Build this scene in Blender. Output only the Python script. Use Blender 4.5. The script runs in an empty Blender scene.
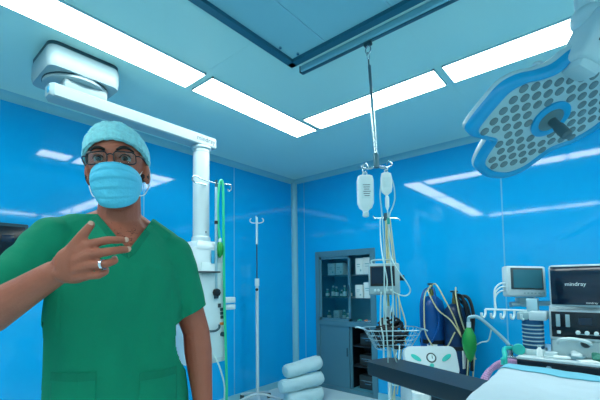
import bpy, bmesh, math, random
from mathutils import Vector, Matrix, Euler, noise
from mathutils.bvhtree import BVHTree

SC = bpy.context.scene
COL = SC.collection
PI = math.pi
rnd = random.Random(5)

# ------------------------------------------------------------------ camera, world, exposure
cam_d = bpy.data.cameras.new('camera')
cam = bpy.data.objects.new('camera', cam_d)
COL.objects.link(cam)
SC.camera = cam
cam_d.sensor_fit = 'HORIZONTAL'
cam_d.sensor_width = 36.0
cam_d.lens = 368.45 / 600 * 36.0
cam_d.shift_y = 59.85 / 600
cam_d.clip_start = 0.02
yaw, pit, rol = math.radians(49.9), math.radians(3.3875), math.radians(-0.6946)
fw = Vector((math.sin(yaw) * math.cos(pit), math.cos(yaw) * math.cos(pit), math.sin(pit)))
r0 = Vector((math.cos(yaw), -math.sin(yaw), 0))
u0 = r0.cross(fw)
rr = r0 * math.cos(rol) + u0 * math.sin(rol)
uu = -r0 * math.sin(rol) + u0 * math.cos(rol)
M = Matrix((rr, uu, -fw)).transposed().to_4x4()
M.translation = Vector((0, 0, 1.32))
cam.matrix_world = M

wd = bpy.data.worlds.new('world')
SC.world = wd
wd.use_nodes = True
wd.node_tree.nodes['Background'].inputs[0].default_value = (0.35, 0.6, 0.75, 1)
wd.node_tree.nodes['Background'].inputs[1].default_value = 0.05
SC.view_settings.view_transform = 'Standard'
SC.view_settings.look = 'None'
SC.view_settings.exposure = 0.0
SC.view_settings.gamma = 1.0
LAMP = 15.5          # emission of the ceiling light strips
LAMP_COL = (0.93, 1.0, 0.96)

# ------------------------------------------------------------------ materials
def lin(h):
    h = h.lstrip('#')
    out = []
    for i in (0, 2, 4):
        c = int(h[i:i + 2], 16) / 255
        out.append(c / 12.92 if c <= .04045 else ((c + .055) / 1.055) ** 2.4)
    return tuple(out) + (1.0,)

def mat(name, col, rough=.5, metal=0., var=.06, scale=12., bump=0., bscale=60., spec=.5, coat=0., trans=0., alpha=1., stretch=None, ior=1.45, sss=0.):
    m = bpy.data.materials.new(name)
    m.use_nodes = True
    nt = m.node_tree
    b = nt.nodes['Principled BSDF']
    c = lin(col) if isinstance(col, str) else tuple(col) + (1,)
    tc = nt.nodes.new('ShaderNodeTexCoord')
    mp = nt.nodes.new('ShaderNodeMapping')
    nt.links.new(tc.outputs['Object'], mp.inputs[0])
    if stretch: mp.inputs['Scale'].default_value = stretch
    n = nt.nodes.new('ShaderNodeTexNoise')
    n.inputs['Scale'].default_value = scale
    n.inputs['Detail'].default_value = 4
    nt.links.new(mp.outputs[0], n.inputs['Vector'])
    mx = nt.nodes.new('ShaderNodeMix'); mx.data_type = 'RGBA'
    mx.inputs[6].default_value = tuple(x * (1 - var) for x in c[:3]) + (1,)
    mx.inputs[7].default_value = tuple(min(1, x * (1 + var)) for x in c[:3]) + (1,)
    nt.links.new(n.outputs['Fac'], mx.inputs[0])
    nt.links.new(mx.outputs[2], b.inputs['Base Color'])
    b.inputs['Roughness'].default_value = rough
    b.inputs['Metallic'].default_value = metal
    b.inputs['Specular IOR Level'].default_value = spec
    b.inputs['Coat Weight'].default_value = coat
    b.inputs['Coat Roughness'].default_value = .05
    b.inputs['Transmission Weight'].default_value = trans
    b.inputs['IOR'].default_value = ior
    b.inputs['Alpha'].default_value = alpha
    if bump:
        n2 = nt.nodes.new('ShaderNodeTexNoise')
        n2.inputs['Scale'].default_value = bscale
        n2.inputs['Detail'].default_value = 3
        nt.links.new(mp.outputs[0], n2.inputs['Vector'])
        bp = nt.nodes.new('ShaderNodeBump')
        bp.inputs['Strength'].default_value = bump
        bp.inputs['Distance'].default_value = .01
        nt.links.new(n2.outputs['Fac'], bp.inputs['Height'])
        nt.links.new(bp.outputs[0], b.inputs['Normal'])
    return m

def emis(name, col, s):
    m = mat(name, '#ffffff', .4)
    b = m.node_tree.nodes['Principled BSDF']
    b.inputs['Emission Color'].default_value = tuple(col) + (1,)
    b.inputs['Emission Strength'].default_value = s
    return m

M_wall = mat('blue_enamel_wall', '#08a4e2', .05, var=.03, scale=1.2, spec=.5)
M_wallp = mat('pale_enamel_wall', '#cfe9f0', .3, var=.03, scale=1.2)
M_ceil = mat('ceiling_panel', '#bfeae6', .30, var=.03, scale=1.0, spec=.4)
M_floor = mat('vinyl_floor', '#c3e0e6', .25, var=.08, scale=3, spec=.5)
M_trim = mat('pale_trim', '#7cc0d2', .35, var=.03)
M_seam = mat('wall_joint', '#5db4dc', .4, var=.03)
M_light = emis('light_diffuser', LAMP_COL, LAMP)
M_lframe = mat('light_frame', '#a8d4e0', .4)
M_dframe = mat('dark_frame', '#22647a', .4, metal=.1)
M_filter = mat('filter_cloth', '#84c2d0', .7, var=.06, scale=4, bump=.1, bscale=150)
M_filtseam = mat('filter_seam', '#8cc6d6', .5)
M_alu = mat('aluminium', '#9fc3ce', .35, metal=.7)
M_steel = mat('steel', '#b8ccd2', .25, metal=.9)
M_dsteel = mat('dark_steel', '#3a5660', .4, metal=.7)
M_white = mat('white_enamel', '#bdd2d8', .35, var=.03)
M_boom = mat('boom_enamel', '#8eaab2', .35, var=.03)
M_whitep = mat('white_plastic', '#c8e0e4', .45, var=.04)
M_grey = mat('grey_plastic', '#8fb0b8', .45)
M_dgrey = mat('dark_grey_plastic', '#33454c', .5)
M_black = mat('black_plastic', '#0c1218', .4)
M_screen = mat('screen_glass', '#0c2238', .08, var=.1, scale=2, spec=.6)
M_screen2 = mat('screen_glass_pale', '#2f6f80', .1, var=.12, scale=3, spec=.6)
M_ink = mat('dark_ink', '#31434a', .6)
M_inkw = mat('white_ink', '#e6f2f5', .6)
M_bluestk = mat('blue_sticker', '#2f9fc8', .5)
M_orange = mat('orange_label', '#d9803a', .5)
M_skin = mat('brown_skin', '#a45e49', .5, var=.12, scale=25, bump=.15, bscale=220, spec=.4)
M_scrub = mat('green_scrub_cloth', '#0c8060', .85, var=.10, scale=8, bump=.35, bscale=28, spec=.2)
M_scrubd = mat('green_scrub_hem', '#0a7457', .85, var=.08, scale=20, bump=.2, bscale=80, spec=.2)
M_cap = mat('bouffant_cloth', '#8fdcea', .8, var=.30, scale=85, bump=.9, bscale=110, spec=.2)  # strong tone mottling stands in for light and shade on the crinkles
M_mask = mat('mask_cloth', '#5cc8e6', .7, var=.05, scale=30, bump=.2, bscale=120, spec=.2)
M_hair = mat('black_hair', '#17120f', .7, var=.2)
M_beard = mat('beard_stubble', '#2a1c17', .8, var=.3, scale=200, bump=.5, bscale=300)
M_eye = mat('eye_white', '#8f908c', .25)
M_iris = mat('dark_iris', '#1c120c', .15)
M_gframe = mat('spectacle_frame', '#14161c', .3)
M_silver = mat('silver', '#e0e4e8', .18, metal=1.)
M_nail = mat('fingernail', '#c79c88', .35)
M_shoe = mat('shoe_rubber', '#20303a', .6)
M_rod = mat('oxidised_rod', '#4d7480', .35, metal=.6)
M_fluid = mat('bottle_plastic', '#f0feff', .25, var=.04, trans=.06, ior=1.2)
M_label = mat('paper_label', '#dfeff0', .7, var=.08, scale=60)
M_tubec = mat('clear_tube', '#b9dcdc', .3, trans=.2)
M_tubey = mat('yellowed_tube', '#c9c79a', .4)
M_tubeg = mat('green_tube', '#25b98c', .35)
M_bagg = mat('green_rubber_bag', '#0f8a3c', .4, var=.15, scale=14)
M_pink = mat('pink_hose', '#c79ac4', .4)
M_teal = mat('teal_mask', '#2bb7ad', .3, var=.1)
M_cab = mat('cabinet_steel', '#4a7e90', .35, metal=.1, var=.06, scale=3)
M_cabin = mat('cabinet_inside', '#4a9cb6', .5, var=.06)
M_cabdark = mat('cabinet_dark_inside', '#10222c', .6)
M_box = mat('white_carton', '#c9dede', .7, var=.06, scale=20)
M_boxs = mat('carton_print', '#7fb3b8', .7)
M_bottle = mat('green_bottle', '#4fa59a', .2, trans=.3)
M_cyl = mat('blue_cylinder_paint', '#0a4f92', .3, var=.3, scale=9)
M_cyl2 = mat('dark_blue_cylinder_paint', '#10335c', .35, var=.25, scale=9)
M_brass = mat('brass_valve', '#8f8a50', .35, metal=.7)
M_cableb = mat('black_cable', '#10181e', .5)
M_pad = mat('black_vinyl_pad', '#16262f', .42, var=.1, scale=6, bump=.08, bscale=120)
M_drape = mat('white_drape', '#b7cdd6', .85, var=.03, scale=8, bump=.25, bscale=14, spec=.2)
M_drapeb = mat('light_blue_drape_band', '#6fb9cf', .85, var=.03, scale=8, bump=.2, bscale=14, spec=.2)
M_roll = mat('rolled_sheet', '#b9dbe2', .85, var=.06, scale=15, bump=.4, bscale=30, spec=.2)
M_lampblue = mat('blue_lamp_rim', '#0498cf', .3, var=.04)
M_lampplate = mat('lamp_plate', '#a3c8cf', .35, var=.04, metal=.2)
M_lampshell = mat('lamp_shell', '#a5cbd6', .4)
M_lens_led = mat('lamp_lens', '#5f7d85', .12, var=.25, scale=30, spec=.7)
M_bellows = mat('bellows_glass', '#2c5f8c', .1, var=.1, trans=.25, ior=1.2)
M_panelblk = mat('black_panel', '#0b1a26', .2, spec=.5)

def clear_glass(name, col, f):
    m = bpy.data.materials.new(name); m.use_nodes = True
    nt = m.node_tree; nt.nodes.remove(nt.nodes['Principled BSDF'])
    tr = nt.nodes.new('ShaderNodeBsdfTransparent'); tr.inputs[0].default_value = lin(col)
    gl = nt.nodes.new('ShaderNodeBsdfGlossy'); gl.inputs['Roughness'].default_value = .03
    lw = nt.nodes.new('ShaderNodeFresnel'); lw.inputs[0].default_value = 1.45
    ml = nt.nodes.new('ShaderNodeMath'); ml.operation = 'MULTIPLY'; ml.inputs[1].default_value = f
    nt.links.new(lw.outputs[0], ml.inputs[0])
    mx = nt.nodes.new('ShaderNodeMixShader')
    nt.links.new(ml.outputs[0], mx.inputs[0]); nt.links.new(tr.outputs[0], mx.inputs[1]); nt.links.new(gl.outputs[0], mx.inputs[2])
    nt.links.new(mx.outputs[0], nt.nodes['Material Output'].inputs[0])
    return m
M_lens = clear_glass('spectacle_lens', '#f4fbfc', .6)
M_glass = clear_glass('cabinet_glass', '#dceff2', .8)

# ------------------------------------------------------------------ mesh helpers
def catmull(pts, k=6):
    pts = [Vector(p) for p in pts]
    if len(pts) < 3 or k <= 1: return pts
    P = [pts[0] * 2 - pts[1]] + pts + [pts[-1] * 2 - pts[-2]]
    out = []
    for i in range(1, len(P) - 2):
        a, b, c, d = P[i - 1], P[i], P[i + 1], P[i + 2]
        for j in range(k):
            t = j / k
            out.append(.5 * ((2 * b) + (c - a) * t + (2 * a - 5 * b + 4 * c - d) * t * t + (3 * b - a - 3 * c + d) * t ** 3))
    out.append(pts[-1])
    return out

def frame(d):
    d = Vector(d).normalized()
    a = Vector((0, 0, 1)) if abs(d.z) < .95 else Vector((1, 0, 0))
    x = a.cross(d).normalized()
    return x, d.cross(x).normalized(), d

def basis(x, y, z, o=(0, 0, 0)):
    m = Matrix((Vector(x), Vector(y), Vector(z))).transposed().to_4x4()
    m.translation = Vector(o)
    return m

class MB:
    def __init__(self): self.b = bmesh.new()
    def box(self, c, s, rot=None, bevel=0., seg=2):
        r = bmesh.ops.create_cube(self.b, size=1)
        vs = r['verts']
        bmesh.ops.scale(self.b, vec=s, verts=vs)
        if bevel:
            es = {e for v in vs for e in v.link_edges}
            g = bmesh.ops.bevel(self.b, geom=list(es), offset=bevel, segments=seg, affect='EDGES', profile=.5)
            fs = {f for f in g['faces']}
            vs = list({v for f in fs for v in f.verts} | {v for v in vs if v.is_valid})
        R = rot if isinstance(rot, Matrix) else (Euler(rot).to_matrix() if rot else Matrix.Identity(3))
        bmesh.ops.transform(self.b, matrix=Matrix.Translation(Vector(c)) @ R.to_4x4(), verts=vs)
        return self
    def loft(self, rings, caps=True, close=False):
        rows = [[self.b.verts.new(p) for p in r] for r in rings]
        n = len(rows[0])
        for i in range(len(rows) - (0 if close else 1)):
            A, B = rows[i], rows[(i + 1) % len(rows)]
            for j in range(n):
                self.b.faces.new((A[j], A[(j + 1) % n], B[(j + 1) % n], B[j]))
        if caps and not close:
            self.b.faces.new(rows[0][::-1]); self.b.faces.new(rows[-1])
        return self
    def tube(self, pts, r, n=8, k=6, closed=False):
        P = catmull(pts, k) if not closed else [Vector(p) for p in pts]
        m = len(P)
        rs = r if isinstance(r, (list, tuple)) else [r]
        x = None; rings = []
        for i, p in enumerate(P):
            if closed: d = P[(i + 1) % m] - P[i - 1]
            else: d = P[min(i + 1, m - 1)] - P[max(i - 1, 0)]
            d = d.normalized() if d.length > 1e-9 else Vector((0, 0, 1))
            if x is None: x = frame(d)[0]
            x = (x - d * x.dot(d)); x = x.normalized() if x.length > 1e-6 else frame(d)[0]
            y = d.cross(x)
            t = i / (m - 1) * (len(rs) - 1); a = min(int(t), len(rs) - 1); b = min(a + 1, len(rs) - 1)
            R = rs[a] + (rs[b] - rs[a]) * (t - a)
            rings.append([p + (x * math.cos(2 * PI * j / n) + y * math.sin(2 * PI * j / n)) * R for j in range(n)])
        return self.loft(rings, close=closed)
    def cyl(self, a, b, r, r2=None, n=20):
        a, b = Vector(a), Vector(b)
        x, y, z = frame(b - a)
        r2 = r if r2 is None else r2
        C = [(math.cos(2 * PI * j / n), math.sin(2 * PI * j / n)) for j in range(n)]
        return self.loft([[a + (x * c + y * s) * r for c, s in C], [b + (x * c + y * s) * r2 for c, s in C]])
    def lathe(self, prof, mtx=None, n=24):
        mtx = mtx or Matrix.Identity(4)
        rings = [[mtx @ Vector((max(r, 1e-4) * math.cos(2 * PI * j / n), max(r, 1e-4) * math.sin(2 * PI * j / n), z)) for j in range(n)] for r, z in prof]
        return self.loft(rings)
    def prism(self, pts, z0, z1, mtx=None, inset=0.):
        mtx = mtx or Matrix.Identity(4)
        cx = sum(p[0] for p in pts) / len(pts); cy = sum(p[1] for p in pts) / len(pts)
        def ring(z, s): return [mtx @ Vector((cx + (p[0] - cx) * s, cy + (p[1] - cy) * s, z)) for p in pts]
        if inset:
            s = 1 - inset; d = (z1 - z0) * .2
            return self.loft([ring(z0, s), ring(z0 + d, 1), ring(z1 - d, 1), ring(z1, s)])
        return self.loft([ring(z0, 1), ring(z1, 1)])
    def ell(self, c, r, rot=None, u=24, v=14):
        g = bmesh.ops.create_uvsphere(self.b, u_segments=u, v_segments=v, radius=1)
        R = Euler(rot).to_matrix().to_4x4() if rot else Matrix.Identity(4)
        bmesh.ops.transform(self.b, matrix=Matrix.Translation(Vector(c)) @ R @ Matrix.Diagonal((*r, 1)), verts=g['verts'])
        return self
    def caps(self, pts, rs, n=14):
        """chain of tapering limbs with round joints"""
        pts = [Vector(p) for p in pts]
        for i, p in enumerate(pts):
            self.ell(p, (rs[i],) * 3, u=n, v=max(6, n // 2))
            if i: self.cyl(pts[i - 1], p, rs[i - 1], rs[i], n)
        return self
    def grid(self, f, nu, nv):
        V = [[self.b.verts.new(f(i / nu, j / nv)) for j in range(nv + 1)] for i in range(nu + 1)]
        for i in range(nu):
            for j in range(nv):
                self.b.faces.new((V[i][j], V[i + 1][j], V[i + 1][j + 1], V[i][j + 1]))
        return self
    def build(self, name, m, parent=None, ang=35, xf=None):
        bmesh.ops.recalc_face_normals(self.b, faces=self.b.faces[:])
        if xf is not None: bmesh.ops.transform(self.b, matrix=xf, verts=self.b.verts[:])
        me = bpy.data.meshes.new(name)
        self.b.to_mesh(me); self.b.free()
        return link(name, me, m, parent, ang)

def link(name, me, m, parent=None, ang=35):
    for p in me.polygons: p.use_smooth = True
    if ang < 180: me.set_sharp_from_angle(angle=math.radians(ang))
    me.materials.clear(); me.materials.append(m)
    o = bpy.data.objects.new(name, me)
    COL.objects.link(o)
    if parent: o.parent = parent
    return o

def tag(o, label, cat, group=None, kind=None):
    o['label'] = label; o['category'] = cat
    if group: o['group'] = group
    if kind: o['kind'] = kind
    return o

def thing(name, label, cat, loc=(0, 0, 0), rotz=0., group=None):
    o = bpy.data.objects.new(name, None)
    o.empty_display_size = .1
    COL.objects.link(o)
    o.location = loc; o.rotation_euler = (0, 0, rotz)
    return tag(o, label, cat, group)

def struct(name, mb, m, ang=35):
    o = mb.build(name, m, None, ang); o['kind'] = 'structure'
    return o

def evaluated(o):
    dg = bpy.context.evaluated_depsgraph_get()
    dg.update()
    return bpy.data.meshes.new_from_object(o.evaluated_get(dg))

def fuse(mb, voxel, it=4, fac=.5):
    """union of closed shapes as one continuous smooth surface"""
    bmesh.ops.recalc_face_normals(mb.b, faces=mb.b.faces[:])
    me = bpy.data.meshes.new('t'); mb.b.to_mesh(me); mb.b.free()
    o = bpy.data.objects.new('t', me); COL.objects.link(o)
    rm = o.modifiers.new('r', 'REMESH'); rm.mode = 'VOXEL'; rm.voxel_size = voxel
    if it:
        sm = o.modifiers.new('s', 'SMOOTH'); sm.factor = fac; sm.iterations = it
    out = evaluated(o)
    bpy.data.objects.remove(o); bpy.data.meshes.remove(me)
    return out

def text(name, body, size, mtx, m, parent, depth=.0006, align='LEFT'):
    cu = bpy.data.curves.new(name, 'FONT')
    cu.body = body; cu.size = size; cu.extrude = depth; cu.align_x = align
    t = bpy.data.objects.new('t', cu); COL.objects.link(t)
    me = evaluated(t); bpy.data.objects.remove(t)
    me.transform(mtx); me.name = name
    return link(name, me, m, parent)

# ------------------------------------------------------------------ the room
W, Y, H = 3.77, 3.27, 2.70
X0, Y0 = -2.30, -3.24
CY0, CY1, CZ = 2.062, 2.895, 1.685           # opening for the built-in cabinet in the end wall
struct('floor', MB().box(((X0 + W) / 2, (Y0 + Y) / 2, -.05), (W - X0 + .8, Y - Y0 + .2, .1)), M_floor)
struct('ceiling', MB().box(((X0 + W) / 2, (Y0 + Y) / 2, H + .05), (W - X0 + .8, Y - Y0 + .2, .1)), M_ceil)
def wbox(mb, x0, x1, y0, y1, z0, z1):
    return mb.box(((x0 + x1) / 2, (y0 + y1) / 2, (z0 + z1) / 2), (x1 - x0, y1 - y0, z1 - z0))
struct('wall_left', wbox(MB(), X0 - .1, W + .1, Y, Y + .1, 0, H + .01), M_wall)
m_ = MB()
wbox(m_, W, W + .1, Y0 - .1, CY0, 0, H + .01); wbox(m_, W, W + .1, CY1, Y, 0, H + .01); wbox(m_, W, W + .1, CY0, CY1, CZ, H + .01)
struct('wall_back', m_, M_wall)
struct('wall_right', wbox(MB(), X0 - .1, W + .1, Y0 - .1, Y0, 0, H + .01), M_wallp)
struct('wall_front', wbox(MB(), X0 - .1, X0, Y0, Y, 0, H + .01), M_wallp)
# trims: cove along the top of the walls, corner trim and panel joints
cv = .055
def cove(name, a, b, inx, iny):
    a, b = Vector(a), Vector(b); d = Vector((inx, iny, 0)); z = Vector((0, 0, 1))
    rg = []
    for p in (a, b):
        ring = [p - d * .0, p + d * cv]
        for k in range(1, 6):
            t = k / 6 * PI / 2
            ring.append(p + d * cv * (1 - math.sin(t)) - z * cv * (1 - math.cos(t)) )
        ring += [p - z * cv]
        rg.append(ring)
    struct(name, MB().loft(rg), M_trim, 50)
cove('trim_1', (X0, Y, H), (W, Y, H), 0, -1)
cove('trim_2', (W, Y0, H), (W, Y, H), -1, 0)
struct('trim_3', MB().cyl((W - .012, Y - .012, 0), (W - .012, Y - .012, H - .04), .048, n=24), M_trim)
for i, (x, w) in enumerate(((2.72, .006), (.58, .006), (1.65, .006))):
    struct('trim_%d' % (i + 4), wbox(MB(), x - w, x + w, Y - .003, Y + .01, 0, H - cv), M_seam)
for i, y in enumerate((.735, 3.09, -.45)):
    struct('trim_%d' % (i + 7), wbox(MB(), W - .003, W + .01, y - .005, y + .005, 0, H - cv), M_seam)
struct('baseboard_left', wbox(MB(), X0, W, Y - .012, Y + .005, 0, .07), M_trim)
struct('baseboard_back', wbox(MB(), W - .012, W + .005, Y0, CY0, 0, .07), M_trim)
# ceiling panel joints
for i, (x0, x1, y0, y1) in enumerate(((1.40, 1.406, 1.52, 3.2), (1.80, 3.7, .795, .798))):
    struct('trim_%d' % (i + 10), wbox(MB(), x0, x1, y0, y1, H - .0008, H + .003), M_ceil)

# ------------------------------------------------------------------ ceiling lights
XA, XB = 2.36, 2.595      # far row
YA, YB = 1.98, 2.21       # row along the left wall
NX0, NX1 = -1.14, -.90    # near row
RY0, RY1 = -2.19, -1.95
def ceiling_light(poly, label, grp):
    t = thing('ceiling_light', label, 'light', (sum(p[0] for p in poly) / len(poly), sum(p[1] for p in poly) / len(poly), H - .012), 0, grp)
    c = t.location
    loc = [(p[0] - c.x, p[1] - c.y) for p in poly]
    MB().prism(loc, -.002, .010).build('diffuser', M_light, t)
    f = MB(); n = len(loc)
    for i in range(n):
        a, b = Vector((*loc[i], .005)), Vector((*loc[(i + 1) % n], .005))
        d = (b - a); L = d.length; ang = math.atan2(d.y, d.x)
        f.box((a + b) / 2, (L + .01, .010, .013), (0, 0, ang))
    f.build('frame', M_lframe, t)
def rect(x0, x1, y0, y1): return [(x0, y0), (x1, y0), (x1, y1), (x0, y1)]
G = 'white light strips around the ceiling'
ceiling_light(rect(1.464, 2.60, YA, YB), 'white ceiling light strip along the left wall, nearest the corner', G)
ceiling_light(rect(.30, 1.404, YA, YB), 'white ceiling light strip above the white ceiling boom, cut by the top edge', G)
ceiling_light(rect(-.86, .24, YA, YB), 'white ceiling light strip along the left wall, out past the top left', G)
ceiling_light(rect(XA, XB, .825, 1.925), 'white ceiling light strip behind the hanging drip rod, before the corner', G)
ceiling_light(rect(XA, XB, -.33, .765), 'white ceiling light strip running behind the surgical lamp', G)
ceiling_light(rect(XA, XB, -1.49, -.39), 'white ceiling light strip beyond the surgical lamp arm, past the right edge', G)
OUT = 'white ceiling light strip of the near side, seen only mirrored in the walls'
for y0 in (.825, -.33, -1.49): ceiling_light(rect(NX0, NX1, y0, y0 + 1.1), OUT, G)
for x0 in (.30, 1.464, -.86): ceiling_light(rect(x0, x0 + 1.1, RY0, RY1), OUT, G)

# ------------------------------------------------------------------ laminar-flow ceiling panel
lx0, lx1, ly0, ly1 = -.24, 1.697, -1.47, 1.477
t = thing('airflow_panel', 'large framed air supply panel in the ceiling with dark metal edge', 'ceiling panel', ((lx0 + lx1) / 2, (ly0 + ly1) / 2, H))
cx, cy = t.location.x, t.location.y
fr = MB(); fw_ = .045
for (a0, a1, b0, b1) in ((lx0, lx1, ly0, ly0 + fw_), (lx0, lx1, ly1 - fw_, ly1), (lx0, lx0 + fw_, ly0, ly1), (lx1 - fw_, lx1, ly0, ly1)):
    wbox(fr, a0 - cx, a1 - cx, b0 - cy, b1 - cy, -.036, 0)
fr.build('edge_frame', M_dframe, t)
wbox(MB(), lx0 + fw_ - cx, lx1 - fw_ - cx, ly0 + fw_ - cy, ly1 - fw_ - cy, -.014, 0).build('filter_screen', M_filter, t)
sm = MB()
for x in (.35, 1.02): wbox(sm, x - .008 - cx, x + .008 - cx, ly0 + .05 - cy, ly1 - .05 - cy, -.019, -.012)
for y in (-.75, .0, .78): wbox(sm, lx0 + .05 - cx, lx1 - .05 - cx, y - .006 - cy, y + .006 - cy, -.018, -.012)
wbox(sm, 1.02 - cx, lx1 - .05 - cx, 1.18 - cy, 1.19 - cy, -.018, -.012)
sm.build('seam_strip', M_filtseam, t)
b_ = MB()
for x, y in ((1.63, 1.37), (1.52, 1.41), (1.63, .4)): b_.cyl((x - cx, y - cy, -.022), (x - cx, y - cy, -.010), .008, n=10)
b_.build('screw', M_steel, t)

# ceiling rail and hanging drip rod
t = thing('ceiling_rail', 'long pale ceiling track beside the dark framed air panel', 'rail', (1.776, .26, H))
MB().box((0, 0, -.018), (.034, 2.40, .036), bevel=.004).build('track', M_trim, t)
MB().box((.008, 0, -.039), (.020, 2.40, .006)).build('track_lip', M_rod, t)
MB().box((0, 1.203, -.02), (.034, .008, .042)).build('end_cap', M_dsteel, t)

t = thing('drip_rod', 'thin metal rod with hooks hanging from the ceiling track, holding two drip bottles', 'drip rod', (1.782, .982, 2.655))
MB().box((0, 0, -.008), (.022, .045, .02), bevel=.003).build('glider', M_dsteel, t)
mb = MB()
ring = [(0, .016 * math.cos(a), -.040 + .022 * math.sin(a)) for a in [2 * PI * i / 16 for i in range(16)]]
mb.tube(ring, .004, closed=True)
ring = [(.013 * math.cos(a), 0, -.076 + .018 * math.sin(a)) for a in [2 * PI * i / 16 for i in range(16)]]
mb.tube(ring, .0035, closed=True)
mb.build('hook_ring', M_steel, t)
E_ = Vector((.040, -.012, -.657))
MB().cyl((.002, 0, -.094), E_ * .16 + Vector((0, 0, -.06)), .004, n=10).build('swivel', M_dsteel, t)
A_ = Vector((.006, -.002, -.13))
MB().cyl(A_, A_.lerp(E_, .38), .0085, n=14).build('upper_rod', M_rod, t)
MB().cyl(A_.lerp(E_, .36), E_, .0105, n=14).build('lower_rod', M_steel, t)
MB().cyl(E_ - Vector((0, 0, .05)), E_ + Vector((0, 0, .03)), .015, n=16).build('collar', M_rod, t)
hb = E_ + Vector((0, 0, -.04))
vr = Vector((.644, -.765, 0)); vf = Vector((.765, .644, 0))    # across and away, as seen from the door side
def hook(d, drop, L, name='hook', up=.02):
    d = d.normalized()
    p = [hb, hb + d * L * .45 + Vector((0, 0, -.01)), hb + d * L * .85 + Vector((0, 0, up * .2)), hb + d * L + Vector((0, 0, up)), hb + d * (L - .022) + Vector((0, 0, up + .014)), hb + d * (L - .035) + Vector((0, 0, up - .006))]
    return MB().tube(p, .0042, n=8).build(name, M_steel, t)
hook(vr + vf * .3, 0, .10, up=.018)
hook(-vr + vf * .6, 0, .085, up=.01)
mb = MB().tube([hb, hb - vr * .035 + Vector((0, 0, -.010)), hb - vr * .070 + Vector((0, 0, -.016)), hb - vr * .076 + Vector((0, 0, -.032)), hb - vr * .062 + Vector((0, 0, -.038)), hb - vr * .054 + Vector((0, 0, -.028))], .0042)
mb.build('hook', M_steel, t)
mb = MB().tube([hb, hb + vr * .03 - vf * .02 + Vector((0, 0, -.012)), hb + vr * .050 - vf * .03 + Vector((0, 0, -.020)), hb + vr * .054 - vf * .03 + Vector((0, 0, -.034)), hb + vr * .040 - vf * .03 + Vector((0, 0, -.038))], .0042)
mb.build('hook', M_steel, t)
HB = t.location + hb

# bottle on the left hook: soft flat bottle, neck down
BT = HB - vr * .065 + Vector((0, 0, -.036))
t = thing('drip_bottle', 'clear plastic drip bottle with neck down, on the left hook of the hanging rod', 'drip bottle', BT, math.atan2(vr.y, vr.x))
def sq(hw, hd, z, p=.5, n=28):
    out = []
    for j in range(n):
        a = 2 * PI * j / n; c, s = math.cos(a), math.sin(a)
        out.append(Vector((hw * math.copysign(abs(c) ** p, c), hd * math.copysign(abs(s) ** p, s), z)))
    return out
prof = [(-.018, .030, .020), (-.024, .040, .027), (-.045, .045, .031), (-.11, .045, .031), (-.175, .044, .031), (-.200, .034, .026), (-.212, .018, .016), (-.225, .013, .013)]
MB().loft([sq(a, b, z) for z, a, b in prof]).build('bottle_body', M_fluid, t)
MB().lathe([(.014, -.224), (.017, -.226), (.017, -.246), (.012, -.249)]).build('cap', M_whitep, t)
MB().tube([(-.012, 0, -.02), (-.010, 0, -.003), (0, 0, .004), (.010, 0, -.003), (.012, 0, -.02)], .003).build('hanger_loop', M_whitep, t)
MB().box((0, -.0318, -.11), (.052, .002, .085), bevel=.0008).build('paper_label', M_label, t)
mb = MB()
for i in range(6): mb.box((rnd.uniform(-.004, .004), -.0332, -.078 - i * .012), (.040 - .006 * (i % 3), .001, .003))
mb.build('label_print', M_ink, t)

# bag on the right hook with its drip chamber and lines
BT = HB + vr * .046 - vf * .03 + Vector((0, 0, -.040))
t = thing('drip_bag', 'small clear drip bag with looping line, on the right hook of the hanging rod', 'drip bag', BT, math.atan2(vr.y, vr.x))
prof = [(-.005, .012, .003), (-.012, .026, .006), (-.04, .031, .012), (-.09, .031, .015), (-.115, .026, .013), (-.128, .012, .008), (-.135, .006, .006)]
MB().loft([sq(a, b, z) for z, a, b in prof]).build('bag_body', M_fluid, t)
MB().box((0, -.0155, -.065), (.04, .002, .055), bevel=.0008).build('paper_label', M_label, t)
MB().tube([(-.008, 0, -.006), (-.007, 0, .006), (0, 0, .010), (.007, 0, .006), (.008, 0, -.006)], .0025).build('hanger_loop', M_whitep, t)
MB().lathe([(.004, -.134), (.009, -.140), (.011, -.150), (.011, -.195), (.007, -.205), (.003, -.215)], Matrix.Translation((.002, 0, 0))).build('drip_chamber', M_fluid, t)
MB().tube([(.002, 0, -.212), (.006, 0, -.28), (.004, -.004, -.36), (.012, 0, -.50), (.02, .0, -.70), (.015, .01, -.95), (.05, .05, -1.05), (.10, .20, -.98)], .0035).build('drip_line', M_tubec, t)
MB().tube([(-.028, 0, -.06), (-.036, 0, -.13), (-.030, 0, -.22), (-.022, 0, -.40), (-.026, 0, -.70), (-.016, 0, -.95), (.0, .05, -1.08), (.08, .19, -1.02)], .0035).build('drip_line', M_tubec, t)
MB().tube([(.022, 0, -.02), (.040, 0, -.08), (.044, 0, -.15), (.030, 0, -.20), (.014, 0, -.235), (.008, 0, -.28)], .0035).build('drip_line', M_tubec, t)
MB().box((.006, 0, -.275), (.016, .014, .035), bevel=.003).build('roller_clamp', M_teal, t)

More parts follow.
